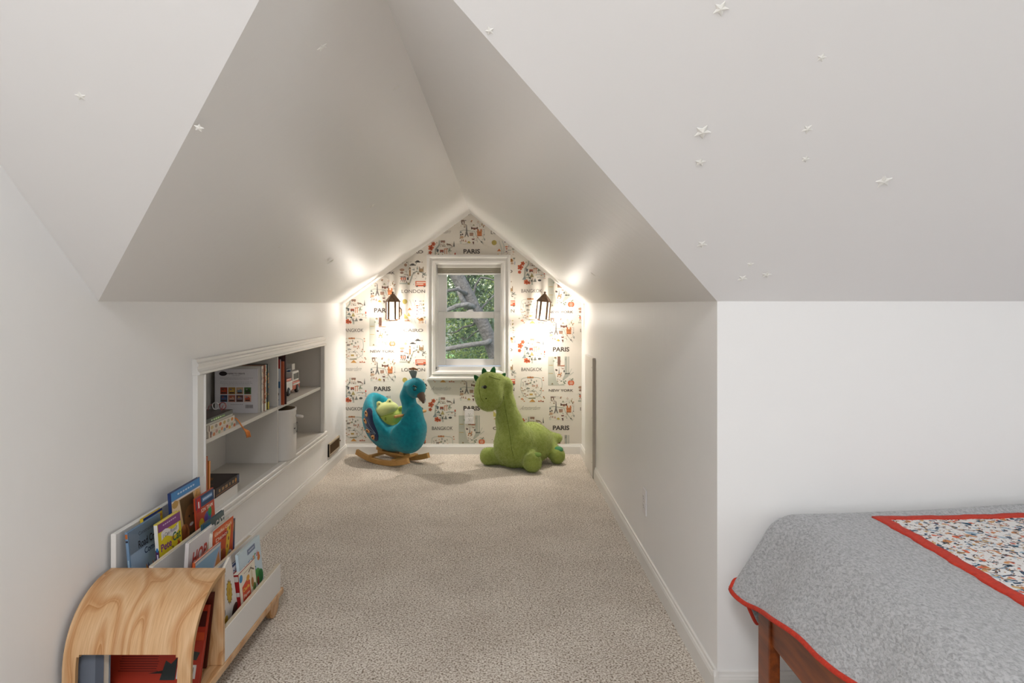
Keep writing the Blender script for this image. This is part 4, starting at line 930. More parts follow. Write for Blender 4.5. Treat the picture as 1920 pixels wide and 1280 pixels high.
# upper right: three books leaning by the divider
def d_ur(p):
    p.rect(.5, .5, .99, .99, '#b9bcc4'); p.rect(.5, .90, .99, .2, '#a82a24', 1); p.rect(.5, .45, .99, .14, '#2f5a80', 2); p.rect(.5, .66, .99, .26, '#c3c6cc', 1); rr_ = random.Random(9)
    for k in range(34): p.ell(rr_.uniform(.06, .94), rr_.uniform(.04, .40), rr_.uniform(.04, .09), rr_.uniform(.02, .05), rr_.choice(['#b03a34', '#3c5a4a', '#6a4a7a', '#a8a49a', '#5c6a5c', '#4a3c3c', '#8a8a86', '#c06a4c']), 3+k % 2, 7)
UX = (1, 0, 0)
book('slim annual with a red top and crowded pictures, nearest the divider, upper right shelf', (-1.400, 3.715, Z2), UX, (-.02, .06, 1), .215, .250, .010, '#b9bcc4', d_ur, pages='#cfd8b0')
book('orange-red slim book leaning second from the divider on the upper right shelf', (-1.395, 3.737, Z2), UX, (-.02, .06, 1), .222, .238, .010, '#b5522a', None)
book('dark maroon book, tallest of the three leaning on the upper right shelf', (-1.395, 3.760, Z2), UX, (-.025, .06, 1), .226, .274, .014, '#3c1a1a', None, pages='#6a4038')

# toy fire truck
ft = thing('toy_fire_truck', 'red and white toy fire truck with a ladder bucket on the upper right shelf', 'toy', (-1.31, 4.16, Z2))
redp = mat('toy_red', '#c8542c', .35, coat=.3); whp = mat('toy_white', '#e6e2dc', .35); blk = mat('toy_black', '#232020', .6); gryp = mat('toy_grey', '#8a8c90', .4); gl = mat('toy_window', '#6a6a66', .2)
fx0, fx1 = -1.375, -1.262
m = MB(); m.box(fx0, fx1, 4.20, 4.345, Z2+.022, Z2+.072, .006); m.build('cab_lower', redp, ft)
m = MB(); m.box(fx0+.003, fx1-.003, 4.205, 4.335, Z2+.072, Z2+.135, .006); m.build('cab_upper', whp, ft)
for a, c in ((4.222, 4.248), (4.254, 4.280), (4.286, 4.318)):
    m = MB(); m.box(fx1-.004, fx1-.001, a, c, Z2+.085, Z2+.122, .002, 1); m.build('cab_window', gl, ft)
m = MB(); m.box(fx0+.012, fx1-.012, 4.333, 4.338, Z2+.085, Z2+.125, .003); m.build('windscreen', gl, ft)
m = MB(); m.box(fx1-.001, fx1+.001, 4.203, 4.342, Z2+.052, Z2+.062); m.build('side_stripe', whp, ft)
m = MB(); m.box(fx0, fx1, 3.98, 4.196, Z2+.026, Z2+.085, .006); m.build('rear_body', whp, ft)
m = MB(); m.box(fx0+.006, fx1-.006, 3.985, 4.19, Z2+.085, Z2+.100, .004); m.build('rear_deck', redp, ft)
for yy in (4.03, 4.105, 4.285):
    for xx, xa in ((fx1-.012, fx1+.006), (fx0-.006, fx0+.012)):
        w_ = MB(); w_.lathe([(.0, -.010), (.020, -.010), (.0255, -.006), (.0255, .006), (.020, .010), (.0, .010)], ((xx+xa)/2, yy, Z2+.0255), 20, M=Matrix.Rotation(R(90), 4, 'Y')); wo = w_.build('wheel', blk, ft, angle=40)
        h_ = MB(); h_.lathe([(0, -.0115), (.012, -.0115), (.013, 0), (.012, .0115), (0, .0115)], ((xx+xa)/2, yy, Z2+.0255), 16, M=Matrix.Rotation(R(90), 4, 'Y')); h_.build('hub', gryp, wo, angle=40)
m = MB()
for xx in (-1.345, -1.292): m.box(xx-.003, xx+.003, 3.99, 4.26, Z2+.146, Z2+.154, .001, 1)
for k in range(10): m.box(-1.345, -1.292, 4.0+.027*k, 4.005+.027*k, Z2+.148, Z2+.152)
m.build('ladder', gryp, ft)
m = MB(); m.box(-1.352, -1.285, 4.255, 4.315, Z2+.140, Z2+.146, .002, 1); m.box(-1.352, -1.348, 4.255, 4.315, Z2+.144, Z2+.178, .001, 1); m.box(-1.289, -1.285, 4.255, 4.315, Z2+.144, Z2+.178, .001, 1); m.box(-1.352, -1.285, 4.255, 4.259, Z2+.144, Z2+.178, .001, 1); m.box(-1.352, -1.285, 4.311, 4.315, Z2+.144, Z2+.178, .001, 1); m.build('bucket', whp, ft)
m = MB(); m.box(-1.34, -1.30, 4.12, 4.20, Z2+.100, Z2+.150, .006); m.build('turntable', gryp, ft)
m = MB(); m.box(-1.35, -1.285, 4.215, 4.235, Z2+.134, Z2+.146, .004); m.build('light_bar', mat('toy_blue', '#3c5a86', .3), ft)

# white fabric bin
bn = thing('fabric_bin', 'white fabric storage bin with black lettering on the lower right shelf', 'storage bin', (-1.29, 3.80, Z1))
canvas = mat('white_canvas', '#dedad4', .85, bump=(350, .25, .001)); inside = mat('bin_lining', '#8a7458', .9)
def bin_out(g, n=28):
    pts = []
    for k in range(n):
        a = 2*math.pi*k/n; ex = 3.2
        cx_, sx_ = math.cos(a), math.sin(a)
        pts.append((-1.29+(.158+g)*math.copysign(abs(cx_)**(2/ex), cx_), 3.797+(.098+g)*math.copysign(abs(sx_)**(2/ex), sx_)))
    return pts
m = MB(); lv = [(-.004, Z1), (.0, Z1+.01), (.002, Z1+.14), (-.001, Z1+.262), (.002, Z1+.266), (.002, Z1+.278), (-.003, Z1+.279)]
n_ = 28; vs = [(x_, y_, z_) for g, z_ in lv for x_, y_ in bin_out(g)]
m.raw(vs, [(i*n_+k, i*n_+(k+1) % n_, (i+1)*n_+(k+1) % n_, (i+1)*n_+k) for i in range(len(lv)-1) for k in range(n_)]+[tuple(range(n_-1, -1, -1))]); m.build('bin_body', canvas, bn, smooth=True)
m = MB(); lv = [(-.003, Z1+.279), (-.006, Z1+.262), (-.006, Z1+.02)]; vs = [(x_, y_, z_) for g, z_ in lv for x_, y_ in bin_out(g)]
m.raw(vs, [(i*n_+k, (i+1)*n_+k, (i+1)*n_+(k+1) % n_, i*n_+(k+1) % n_) for i in range(len(lv)-1) for k in range(n_)]+[tuple(range(2*n_, 3*n_))]); m.build('bin_lining', inside, bn, smooth=True)
m = MB(); m.tube([(-1.132, 3.82, Z1+.235), (-1.112, 3.83, Z1+.232), (-1.104, 3.85, Z1+.226), (-1.112, 3.872, Z1+.220), (-1.138, 3.88, Z1+.216)], .007, 8); m.build('handle', canvas, bn, smooth=True)
p = Print((-1.1285, 3.76, Z1+.12), (.0, 1, 0), (0, 0, 1), .0008, .0002); p.frame(); p.text('HO', .045, .05, .075, .062, '#3a3634', 1, -.008); p.build('lettering', bn)
# lower left shelf
def sd_d(p):
    p.rect(.5, .5, .96, .99, '#3b3334'); p.rect(.5, .06, .9, .08, '#4a5a78', 1); p.rect(.2, .5, .1, .96, '#8a5a3c', 1)
    for k, w_ in enumerate((.07, .05, .10, .09, .06)): p.rect(.55, .28+.14*k, .32, w_, '#a8845c', 2)
    p.ell(.55, .16, .24, .04, '#c8883c', 2)
def tp_d(p): p.rect(.5, .5, .98, .98, '#332c2d'); p.ell(.55, .45, .25, .2, '#7a4a28', 1, 14); p.ell(.5, .42, .13, .1, '#a8683a', 2, 12); p.rect(.3, .75, .3, .06, '#5c4a40', 1)
book('white flat box-like book under the dark one on the lower left shelf', (-1.184, 3.100, Z1+.046), (-1, 0, 0), (0, -1, 0), .23, .258, .046, '#e2ded8', None, name='hardback_book')
book('dark thick hardback with gold lettering on its spine, lying on the lower left shelf', (-1.180, 3.110, Z1+.0865), (-1, 0, 0), (0, -1, 0), .24, .262, .040, '#332c2d', tp_d, spine_draw=sd_d, name='hardback_book')
for i, (yy, xx, h, t, c, a, lb) in enumerate(((2.792, -1.196, .232, .016, '#b8501c', .05, 'rust-orange tall book standing at the near end of the lower left shelf'), (2.814, -1.194, .208, .014, '#dd8a3c', .09, 'light orange book leaning second at the near end of the lower left shelf'))):
    book(lb, (xx, yy+t, Z1), (-1, 0, 0), (0, -a*.6, 1) if False else (0, a*.25, 1), .19, h, t, c, None)

# ================================================================ fittings on the walls
outlet_m = mat('outlet_white', '#e8e4e4', .35); slot_m = mat('outlet_slot', '#4a4646', .6)
def outlet(label, c, U, N):
    c = Vector(c); U = Vector(U); N = Vector(N); V = Vector((0, 0, 1)); M = Matrix((U, V, N)).transposed().to_4x4(); M.translation = c
    t = thing('wall_outlet', label, 'outlet', tuple(c))
    m = MB(); m.box(-.035, .035, -.057, .057, 0, .006, .0025, 2); m.bm.transform(M); m.build('cover_plate', outlet_m, t)
    for dz in (.0195, -.0195):
        m = MB(); m.prism([(.0165*math.cos(a)*1.0, dz+.0145*max(-.85, min(.85, math.sin(a)))) for a in np.linspace(0, 2*math.pi, 20, endpoint=False)], .004, .0078, 'Z'); m.bm.transform(M); s_ = m.build('socket', outlet_m, t)
        m = MB(); m.box(-.0072, -.0052, dz-.0005, dz+.008, .0075, .0081); m.box(.0052, .0072, dz+.0005, dz+.007, .0075, .0081); m.prism([(.0025*math.cos(a), dz-.006+.0025*math.sin(a)) for a in np.linspace(0, 2*math.pi, 10, endpoint=False)], .0075, .0081, 'Z'); m.bm.transform(M); m.build('slots', slot_m, s_)
    m = MB(); m.prism([(.003*math.cos(a), .003*math.sin(a)) for a in np.linspace(0, 2*math.pi, 10, endpoint=False)], .005, .0068, 'Z'); m.bm.transform(M); m.build('screw', mat('screw_steel', '#b0aca8', .4), t)
outlet('white duplex outlet on the wallpapered end wall under the window', (-.2255, YB, .2915), (1, 0, 0), (0, -1, 0))
outlet('white outlet on the plain right side wall of the alcove', (XR, 3.027, .2925), (0, -1, 0), (-1, 0, 0))

ap = thing('access_panel', 'white flat access panel against the right wall beside the papered end wall', 'panel', (XR, 4.77, 0))
m = MB(); m.box(.632, XR-.001, 4.572, 4.965, .003, .806, .002, 1); m.build('board', mat('panel_white', '#e2ded9', .3), ap)
m = MB(); m.box(.6315, XR-.0005, 4.568, 4.5722, .003, .8065); m.build('edge_strip', mat('panel_edge_grey', '#bfb7aa', .5), ap)
for zz in (.10, .40, .74):
    m = MB(); m.lathe([(0, 0), (.004, 0), (.003, .0015), (0, .0015)], (.632, 4.61, zz), 10, M=Matrix.Rotation(R(-90), 4, 'Y')); m.build('screw', mat('screw_steel', '#b0aca8', .4), ap)

rg = thing('floor_register', 'brown louvred heat register in a tan frame low on the left wall', 'vent', (XL, 4.92, .10))
tan = mat('register_tan', '#b5a68e', .45); drk = mat('register_brown', '#6e5639', .5, metal=.1)
m = MB(); y0, y1, z0, z1 = 4.770, 5.085, .098, .193
m.box(XL, XL+.012, y0, y1, z1-.014, z1, .002, 1); m.box(XL, XL+.012, y0, y1, z0, z0+.016, .002, 1); m.box(XL, XL+.012, y0, y0+.016, z0+.016, z1-.014, .002, 1); m.box(XL, XL+.012, y1-.014, y1, z0+.016, z1-.014, .002, 1)
m.build('frame', tan, rg)
m = MB(); m.box(XL, XL+.002, y0+.01, y1-.01, z0+.01, z1-.01); m.build('backing', mat('register_dark', '#1c1612', .8), rg)
m = MB()
for k in range(26):
    yy = y0+.022+k*.0107; Mx = Matrix.Translation((XL+.006, yy, (z0+z1)/2)) @ Matrix.Rotation(R(35), 4, 'Z'); m.box(-.005, .005, -.0012, .0012, -.034, .034, M=Mx)
for zz in (.128, .162): m.box(XL+.003, XL+.006, y0+.014, y1-.012, zz-.0012, zz+.0012)
lo = m.build('louvres', drk, rg); lo['kind'] = 'stuff'
m = MB(); m.box(XL, XL+.010, y0-.003, y0-.0005, z0+.002, z1-.004); m.build('side_gap', mat('register_dark', '#1c1612', .8), rg)
m = MB(); m.box(XL+.008, XL+.018, y1-.010, y1-.004, .150, .160, .001, 1); m.build('damper_lever', drk, rg)

# ================================================================ wall lanterns
bronze = mat('aged_bronze', '#7d6149', .55, metal=.35, vary=(60, '#5a4434', .5), bump=(160, .15, .001))
def pane_mat():
    m = bpy.data.materials.new('seeded_glass'); m.use_nodes = True; nt = m.node_tree; nt.nodes.remove(nt.nodes['Principled BSDF'])
    t = nt.nodes.new('ShaderNodeBsdfTransparent'); t.inputs['Color'].default_value = (.60, .60, .60, 1)
    e = nt.nodes.new('ShaderNodeEmission'); e.inputs['Color'].default_value = lin('#fff1dc'); e.inputs['Strength'].default_value = 1.0
    a = nt.nodes.new('ShaderNodeAddShader'); nt.links.new(t.outputs[0], a.inputs[0]); nt.links.new(e.outputs[0], a.inputs[1]); nt.links.new(a.outputs[0], nt.nodes['Material Output'].inputs['Surface'])
    return m
pane = pane_mat(); bulb_m = mat('bulb_glow', '#fff4e0', .5, emit=('#fff0d8', 6))
def lantern(label, x, tilt, plate_dx):
    zb, Yc = 1.046, YB-.150
    t = thing('wall_lantern', label, 'lamp', (x, YB, 1.10), 0)
    T = Matrix.Translation((x, Yc, 1.15)) @ Matrix.Rotation(tilt, 4, 'Y') @ Matrix.Translation((-x, -Yc, -1.15))
    def fin(m, name, mm, par=t, **k): m.bm.transform(T); return m.build(name, mm, par, **k)
    m = MB(); m.lathe([(.062, 1.186), (.060, 1.1895), (.011, 1.247), (.0085, 1.247), (.0, 1.247)], (x, Yc, 0), 6); m.lathe([(.054, 1.188), (.062, 1.186)], (x, Yc, 0), 6, cap=False); fin(m, 'roof', bronze)
    m = MB(); m.lathe([(.009, 1.245), (.006, 1.250), (.009, 1.256), (.008, 1.262), (.0, 1.267)], (x, Yc, 0), 12); fin(m, 'finial', bronze, smooth=True)
    m = MB(); m.lathe([(.044, 1.052), (.056, 1.052), (.056, 1.057), (.044, 1.057), (.044, 1.052)], (x, Yc, 0), 6, cap=False); m.lathe([(.030, 1.042), (.036, 1.042), (.040, 1.050), (.034, 1.052), (.030, 1.042)], (x, Yc, 0), 6, cap=False); fin(m, 'base_ring', bronze)
    for k in range(6):
        a = k*math.pi/3; px_, py_ = x+.049*math.cos(a), Yc+.049*math.sin(a)
        m = MB(); Mx = Matrix.Translation((px_, py_, 0)) @ Matrix.Rotation(a, 4, 'Z'); m.box(-.004, .0045, -.0062, .0062, 1.055, 1.192, M=Mx); fin(m, 'corner_bar', bronze)
        b_ = a+math.pi/6; r_ = .049*math.cos(math.pi/6)-.002
        m = MB(); Mx = Matrix.Translation((x+r_*math.cos(b_), Yc+r_*math.sin(b_), 0)) @ Matrix.Rotation(b_, 4, 'Z'); m.box(-.001, .001, -.0225, .0225, 1.057, 1.188, M=Mx); fin(m, 'pane', pane)
    m = MB(); m.lathe([(.0, 1.150), (.009, 1.150), (.010, 1.172), (.012, 1.186), (0, 1.186)], (x, Yc, 0), 12); fin(m, 'socket', bronze)
    m = MB(); m.lathe([(0, 1.078), (.010, 1.084), (.0165, 1.100), (.015, 1.122), (.009, 1.142), (.007, 1.150), (0, 1.150)], (x, Yc, 0), 16); bo = fin(m, 'bulb', bulb_m, smooth=True); 
    m = MB(); m.prism([(x+plate_dx+.044*math.cos(a), 1.105+.054*math.sin(a)) for a in [math.pi/8+math.pi/4*i for i in range(8)]], YB-.014, YB-.0005, 'Y', .003, 1); m.build('wall_plate', bronze, t)
    m = MB(); m.tube([(x+plate_dx*.5, YB-.010, 1.125), (x, YB-.03, 1.135), (x, YB-.08, 1.150), (x, Yc+.043, 1.17)], .006, 8); m.build('arm', bronze, t, smooth=True)
    ld = bpy.data.lights.new('lantern_light', 'POINT'); ld.energy = LANTERN_W; ld.color = (1.0, .925, .84); ld.shadow_soft_size = .012
    lo_ = bpy.data.objects.new('lantern_light', ld); COL.objects.link(lo_); lo_.location = (x, Yc, 1.061); lo_.parent = None
    return t
lantern('bronze hexagonal lantern, lit, on the papered wall left of the window', -.800, 0, .006)
lantern('bronze hexagonal lantern, lit and hanging slightly crooked, right of the window', .345, R(5.5), -.006)

# ================================================================ glow stars on the ceilings
star_m = mat('star_plastic', '#f2f0ea', .35, spec=.5)
def star(label, P, n, r, rot):
    t = thing('ceiling_star', label, 'star sticker', P, 0, None)
    n = Vector(n).normalized(); u = n.orthogonal().normalized(); v = n.cross(u); P = Vector(P)
    vs = []; h = r*.22
    for i in range(10):
        a = math.pi*i/5+rot; q = r if i % 2 == 0 else r*.52
        vs.append(P+u*q*math.cos(a)+v*q*math.sin(a)+n*.0003)
    top = []
    for i in range(10):
        a = math.pi*i/5+rot; q = (r if i % 2 == 0 else r*.52)*.9
        top.append(P+u*q*math.cos(a)+v*q*math.sin(a)+n*(h*.45 if i % 2 == 0 else h*.35))
    vs += top+[P+n*h]
    fs = [(i, (i+1) % 10, (i+1) % 10+10, i+10) for i in range(10)]+[(10+i, 10+(i+1) % 10, 20) for i in range(10)]
    m = MB(); m.raw(vs, fs); bmesh.ops.recalc_face_normals(m.bm, faces=m.bm.faces); m.build('star_body', star_m, t)
NM = (0, -.629, -.777); NL = (.585, 0, -.811); NR_ = (-.629, 0, -.777)
for lb, P, n, r, rot in (
    ('large star, topmost on the bed-side sloped ceiling', (.434, 1.331, 1.742), NM, .0165, .3), ('small star beside the dormer edge at the top of the bed-side slope', (-.017, 1.367, 1.713), NM, .010, .9),
    ('small star high on the bed-side slope, right of the topmost large one', (.669, 1.413, 1.676), NM, .0105, .5), ('large star in the middle of the bed-side sloped ceiling', (.466, 1.557, 1.559), NM, .0205, .25),
    ('small star right below the large middle one on the bed-side slope', (.481, 1.625, 1.504), NM, .014, .6), ('medium star level with the large middle one, to its right', (.703, 1.552, 1.564), NM, .0135, .1),
    ('tiny star right below the medium one right of centre', (.728, 1.618, 1.51), NM, .0105, .4), ('large star, farthest right on the bed-side slope', (.944, 1.672, 1.467), NM, .021, .9),
    ('star alone near the lower dormer edge of the bed-side slope', (.55, 1.843, 1.328), NM, .015, .2), ('tiny star, upper one of the bottom three on the bed-side slope', (.704, 1.905, 1.278), NM, .0105, .7),
    ('star, left one of the bottom three on the bed-side slope', (.698, 1.952, 1.24), NM, .015, .15), ('star, right one of the bottom three on the bed-side slope', (.762, 1.939, 1.25), NM, .015, .5),
    ('star alone on the left sloped ceiling above the cart', (-.908, 1.485, 1.618), NM, .012, .5), ('star on the crease of the left ceiling valley', (-.677, 1.545, 1.565), NM, .012, .2),
    ('star highest on the left dormer slope', (-.398, 1.543, 1.747), NL, .014, .3), ('star near the ridge on the left dormer slope', (-.305, 2.042, 1.814), NL, .014, .8),
    ('star midway down the left dormer slope toward the window', (-.578, 3.124, 1.617), NL, .016, .1), ('star lowest on the left dormer slope above the bookcase', (-.877, 2.75, 1.401), NL, .012, .6),
    ('star deepest on the left dormer slope near the papered wall', (-.887, 3.616, 1.394), NL, .022, .4), ('star nearest the ridge on the right dormer slope', (-.08, 2.483, 1.766), NR_, .015, .2),
    ('star just right of the one nearest the ridge, right dormer slope', (.039, 2.171, 1.671), NR_, .015, .5), ('star near the outer edge of the right dormer slope, upper one', (.253, 1.819, 1.498), NR_, .012, .7),
    ('star near the outer edge of the right dormer slope, lower one', (.425, 2.062, 1.358), NR_, .013, .1), ('star low on the right dormer slope above the side wall', (.5, 2.656, 1.298), NR_, .017, .9),
    ('star lower one of a close pair deep on the right dormer slope', (.474, 3.405, 1.319), NR_, .022, .3), ('star upper one of a close pair deep on the right dormer slope', (.434, 3.452, 1.351), NR_, .016, .6),
    ('star first of a row of three deepest on the right dormer slope', (.288, 3.70, 1.47), NR_, .018, .2), ('star second of a row of three deepest on the right dormer slope', (.314, 3.66, 1.448), NR_, .018, .4), ('star third of a row of three deepest on the right dormer slope', (.338, 3.61, 1.43), NR_, .018, .8)):
    star('pale plastic '+lb, P, n, r, rot)

# ================================================================ bed
bw = bpy.data.materials.new('bed_wood'); bw.use_nodes = True
_nt = bw.node_tree; _b = _nt.nodes['Principled BSDF']; _tc = _nt.nodes.new('ShaderNodeTexCoord'); _mp = _nt.nodes.new('ShaderNodeMapping'); _mp.inputs['Scale'].default_value = (14, 1.6, 14)
_n1 = _nt.nodes.new('ShaderNodeTexNoise'); _n1.inputs['Scale'].default_value = 4; _n1.inputs['Detail'].default_value = 5
_rp = _nt.nodes.new('ShaderNodeValToRGB'); _rp.color_ramp.elements[0].position = .3; _rp.color_ramp.elements[0].color = lin('#5f2a0e'); _rp.color_ramp.elements[1].position = .7; _rp.color_ramp.elements[1].color = lin('#8c4518')
_nt.links.new(_tc.outputs['Object'], _mp.inputs[0]); _nt.links.new(_mp.outputs[0], _n1.inputs['Vector']); _nt.links.new(_n1.outputs['Fac'], _rp.inputs['Fac']); _nt.links.new(_rp.outputs['Color'], _b.inputs['Base Color']); _b.inputs['Roughness'].default_value = .35
bed = thing('bed', 'reddish-brown wooden bed frame with square legs at the right', 'bed', (1.7, 1.2, 0))
BX0, BX1, BY0, BY1 = .708, 2.68, .52, 1.86
for x0, x1 in ((BX0, BX0+.03), (BX1-.03, BX1)):
    for y0, y1 in ((BY1-.075, BY1), (BY0, BY0+.075)):
        m = MB(); m.box(x0, x1, y0, y1, 0, .372, .003, 2); m.build('leg', bw, bed)
    m = MB(); xm = (x0+x1)/2; m.box(xm-.008 if x0 < 1 else xm-.012, xm+.012, BY0+.075, BY1-.075, .274, .398, .003, 2); m.build('end_rail', bw, bed)
for y0 in (BY0+.02, BY1-.045):
    m = MB(); m.box(BX0+.03, BX1-.03, y0, y0+.025, .274, .400, .003, 2); m.build('side_rail', bw, bed)
for k in range(10):
    m = MB(); xx = BX0+.12+k*.19; m.box(xx, xx+.07, BY0+.045, BY1-.045, .385, .400); m.build('slat', bw, bed)
mt = MB(); mt.box(BX0+.14, BX1-.035, BY0+.02, BY1+.06, .402, .545, .045, 4); mo = mt.build('mattress', mat('mattress_ticking', '#d8d5d0', .85), None, smooth=True)
tag(mo, 'white mattress on the wooden bed, hidden under the quilt', 'mattress')

# quilt: one cloth surface, parametrised by flat cloth coordinates (a along X, b along Y)
QT = .567
def bend(d, rad, amax=1.25):
    """distance d past an edge -> (sideways, drop)"""
    if d <= 0: return d, 0.
    L_ = rad*amax
    if d < L_:
        t = d/rad; return rad*math.sin(t), rad*(1-math.cos(t))
    t = L_/rad; return rad*math.sin(t)+(d-L_)*math.cos(t), rad*(1-math.cos(t))+(d-L_)*math.sin(t)
def Q(a, b):
    da = .87-a; db = b-1.945
    sx, zx = bend(da, .11, .98) if da > 0 else (da, 0)
    sy, zy = bend(db, .05, 1.5) if db > 0 else (db, 0)
    x = .87-sx; y = 1.945+sy
    z = QT-max(zx, zy)-.22*min(zx, zy)
    # folds in the hanging side and a flare at the corner
    h = min(1, max(0, da)/.22)
    x -= .012*h*math.sin(b*12+.9)+.005*h*math.sin(b*27); x -= .015*h*math.exp(-((b-1.95)/.10)**2)
    y -= .06*min(1, max(0, db)/.12)*h
    # soft unevenness of the padded top
    z += .005*math.sin(a*5+1)*math.sin(b*4.2)+.003*math.sin(a*9.3+b*6.1)+.010*math.exp(-((a-1.9)/.7)**2-((b-1.85)/.3)**2)
    z += .020*min(1, max(0, (a-.98)/.6))*math.exp(-((b-1.95)/.032)**2)
    return Vector((x, y, z))
def hem(b): return .87-(.292-.050*min(1, max(0, (1.86-b)/.40))+.011*math.sin(b*14+.4))      # cloth edge on the left side
def far_b(a): t = min(1, max(0, a/.13)); return 1.955+.32*t*t*(3-2*t)                           # cloth edge on the wall side
quilt = thing('quilt', 'grey quilt with red stripe, red binding and a white patterned centre, spread over the bed', 'quilt', (1.5, 1.3, .55))
qg = bpy.data.materials.new('quilt_grey'); qg.use_nodes = True
_nt = qg.node_tree; _b = _nt.nodes['Principled BSDF']; _tc = _nt.nodes.new('ShaderNodeTexCoord')
_mp = _nt.nodes.new('ShaderNodeMapping'); _mp.inputs['Scale'].default_value = (1.0, .55, 1.0)
_v = _nt.nodes.new('ShaderNodeTexNoise'); _v.inputs['Scale'].default_value = 190; _v.inputs['Detail'].default_value = 3; _v.inputs['Distortion'].default_value = .8
_w = _nt.nodes.new('ShaderNodeTexVoronoi'); _w.inputs['Scale'].default_value = 130; _w.feature = 'SMOOTH_F1'
_rp = _nt.nodes.new('ShaderNodeValToRGB'); _rp.color_ramp.elements[0].position = .32; _rp.color_ramp.elements[0].color = lin('#949494'); _rp.color_ramp.elements[1].position = .62; _rp.color_ramp.elements[1].color = lin('#b9b9ba')
_nt.links.new(_tc.outputs['Object'], _mp.inputs[0]); _nt.links.new(_mp.outputs[0], _v.inputs['Vector']); _nt.links.new(_mp.outputs[0], _w.inputs['Vector']); _nt.links.new(_v.outputs['Fac'], _rp.inputs['Fac']); _nt.links.new(_rp.outputs['Color'], _b.inputs['Base Color'])
_ad = _nt.nodes.new('ShaderNodeMath'); _ad.operation = 'MULTIPLY_ADD'; _ad.inputs[1].default_value = -1.2; _nt.links.new(_w.outputs['Distance'], _ad.inputs[0]); _nt.links.new(_v.outputs['Fac'], _ad.inputs[2])
_bp = _nt.nodes.new('ShaderNodeBump'); _bp.inputs['Strength'].default_value = .7; _bp.inputs['Distance'].default_value = .003; _nt.links.new(_ad.outputs[0], _bp.inputs['Height']); _nt.links.new(_bp.outputs['Normal'], _b.inputs['Normal'])
_b.inputs['Roughness'].default_value = .9; _b.inputs['Sheen Weight'].default_value = .2; _b.inputs['Specular IOR Level'].default_value = .15
NU, NV = 150, 110
def fn(u, v):
    a0 = hem(.50+(1.955-.50)*v); da_ = (2.75-a0)*u**1.6
    return Q(a0+da_, .50+(far_b(da_)-.50)*v)
def thick(fn_, nu, nv, name, m_, par, th=.006, up=0):
    mb = MB(); mb.grid(fn_, nu, nv); bm = mb.bm; bm.normal_update()
    if sum(f.normal.z for f in bm.faces) < 0: bmesh.ops.reverse_faces(bm, faces=bm.faces); bm.normal_update()
    no = {v: v.normal.copy() for v in bm.verts}
    for v in bm.verts: v.co += no[v]*up
    cp_ = {v: bm.verts.new(v.co-no[v]*th) for v in list(bm.verts)}
    for f in list(bm.faces):
        if all(v in cp_ for v in f.verts): bm.faces.new([cp_[v] for v in reversed(f.verts)])
    bnd = [e for e in bm.edges if e.is_boundary and e.verts[0] in cp_ and e.verts[1] in cp_]
    for e in bnd:
        a_, b_ = e.verts; bm.faces.new([b_, a_, cp_[a_], cp_[b_]])
    bmesh.ops.recalc_face_normals(bm, faces=bm.faces)
    return mb.build(name, m_, par, smooth=True, weld=False)
thick(fn, NU, NV, 'border_cloth', qg, quilt, .008)
redb = mat('quilt_red', '#cf3a22', .8, bump=(220, .5, .002), vary=(120, '#b02a18', .5))
hp = [Q(hem(b), b) for b in np.linspace(.50, 1.955, 90)]
m = MB(); m.tube([p_+Vector((0, 0, -.002)) for p_ in hp], .0065, 8); far = [Q(hem(1.955)+q, far_b(q)) for q in list(np.linspace(0, .16, 24))+list(np.linspace(.2, 2.1, 40))]; m.tube(far, .0065, 8); m.build('binding', redb, quilt, smooth=True)
SX, SY, SW = 1.045, 1.905, .030
wob = lambda t: .0018*math.sin(t*55)+.0012*math.sin(t*131)
thick(lambda u, v: Q(SX+SW*u+wob(.5+(SY-.5)*v), .5+(SY-.5)*v), 4, 90, 'red_stripe', redb, quilt, .008, .0045)
thick(lambda u, v: Q(SX+(2.7-SX)*u, SY-SW*(1-v)+wob(u*1.6)), 90, 4, 'red_stripe', redb, quilt, .008, .0045)
# printed centre panel
qp = bpy.data.materials.new('quilt_print'); qp.use_nodes = True
_nt = qp.node_tree; _b = _nt.nodes['Principled BSDF']; _tc = _nt.nodes.new('ShaderNodeTexCoord'); cur = None
def spots(scale, seed, thr, soft, stretch=(1, 1, 1), det=1.0):
    mp = _nt.nodes.new('ShaderNodeMapping'); mp.inputs['Location'].default_value = (seed, seed*1.7, seed*.3); mp.inputs['Scale'].default_value = stretch
    n = _nt.nodes.new('ShaderNodeTexNoise'); n.inputs['Scale'].default_value = scale; n.inputs['Detail'].default_value = det; n.inputs['Distortion'].default_value = .5
    r = _nt.nodes.new('ShaderNodeValToRGB'); r.color_ramp.elements[0].position = thr; r.color_ramp.elements[1].position = thr+soft
    _nt.links.new(_tc.outputs['Object'], mp.inputs[0]); _nt.links.new(mp.outputs[0], n.inputs['Vector']); _nt.links.new(n.outputs['Fac'], r.inputs['Fac']); return r.outputs['Color']
_rgb = _nt.nodes.new('ShaderNodeRGB'); _rgb.outputs[0].default_value = lin('#e2dfdc'); cur = _rgb.outputs[0]
for sc_, sd_, th_, cc in ((34, 1, .63, '#9fb2c0'), (46, 5, .65, '#c98a5c'), (52, 9, .66, '#a8845c'), (40, 13, .66, '#d4694a'), (60, 17, .635, '#4a5a6c'), (75, 21, .635, '#3a3f48'), (38, 27, .67, '#2f5266'), (80, 33, .64, '#8a6a58'), (58, 41, .66, '#c9a877')):
    mx = _nt.nodes.new('ShaderNodeMix'); mx.data_type = 'RGBA'; _nt.links.new(spots(sc_, sd_, th_, .03), mx.inputs['Factor']); _nt.links.new(cur, mx.inputs['A']); mx.inputs['B'].default_value = lin(cc); cur = mx.outputs['Result']
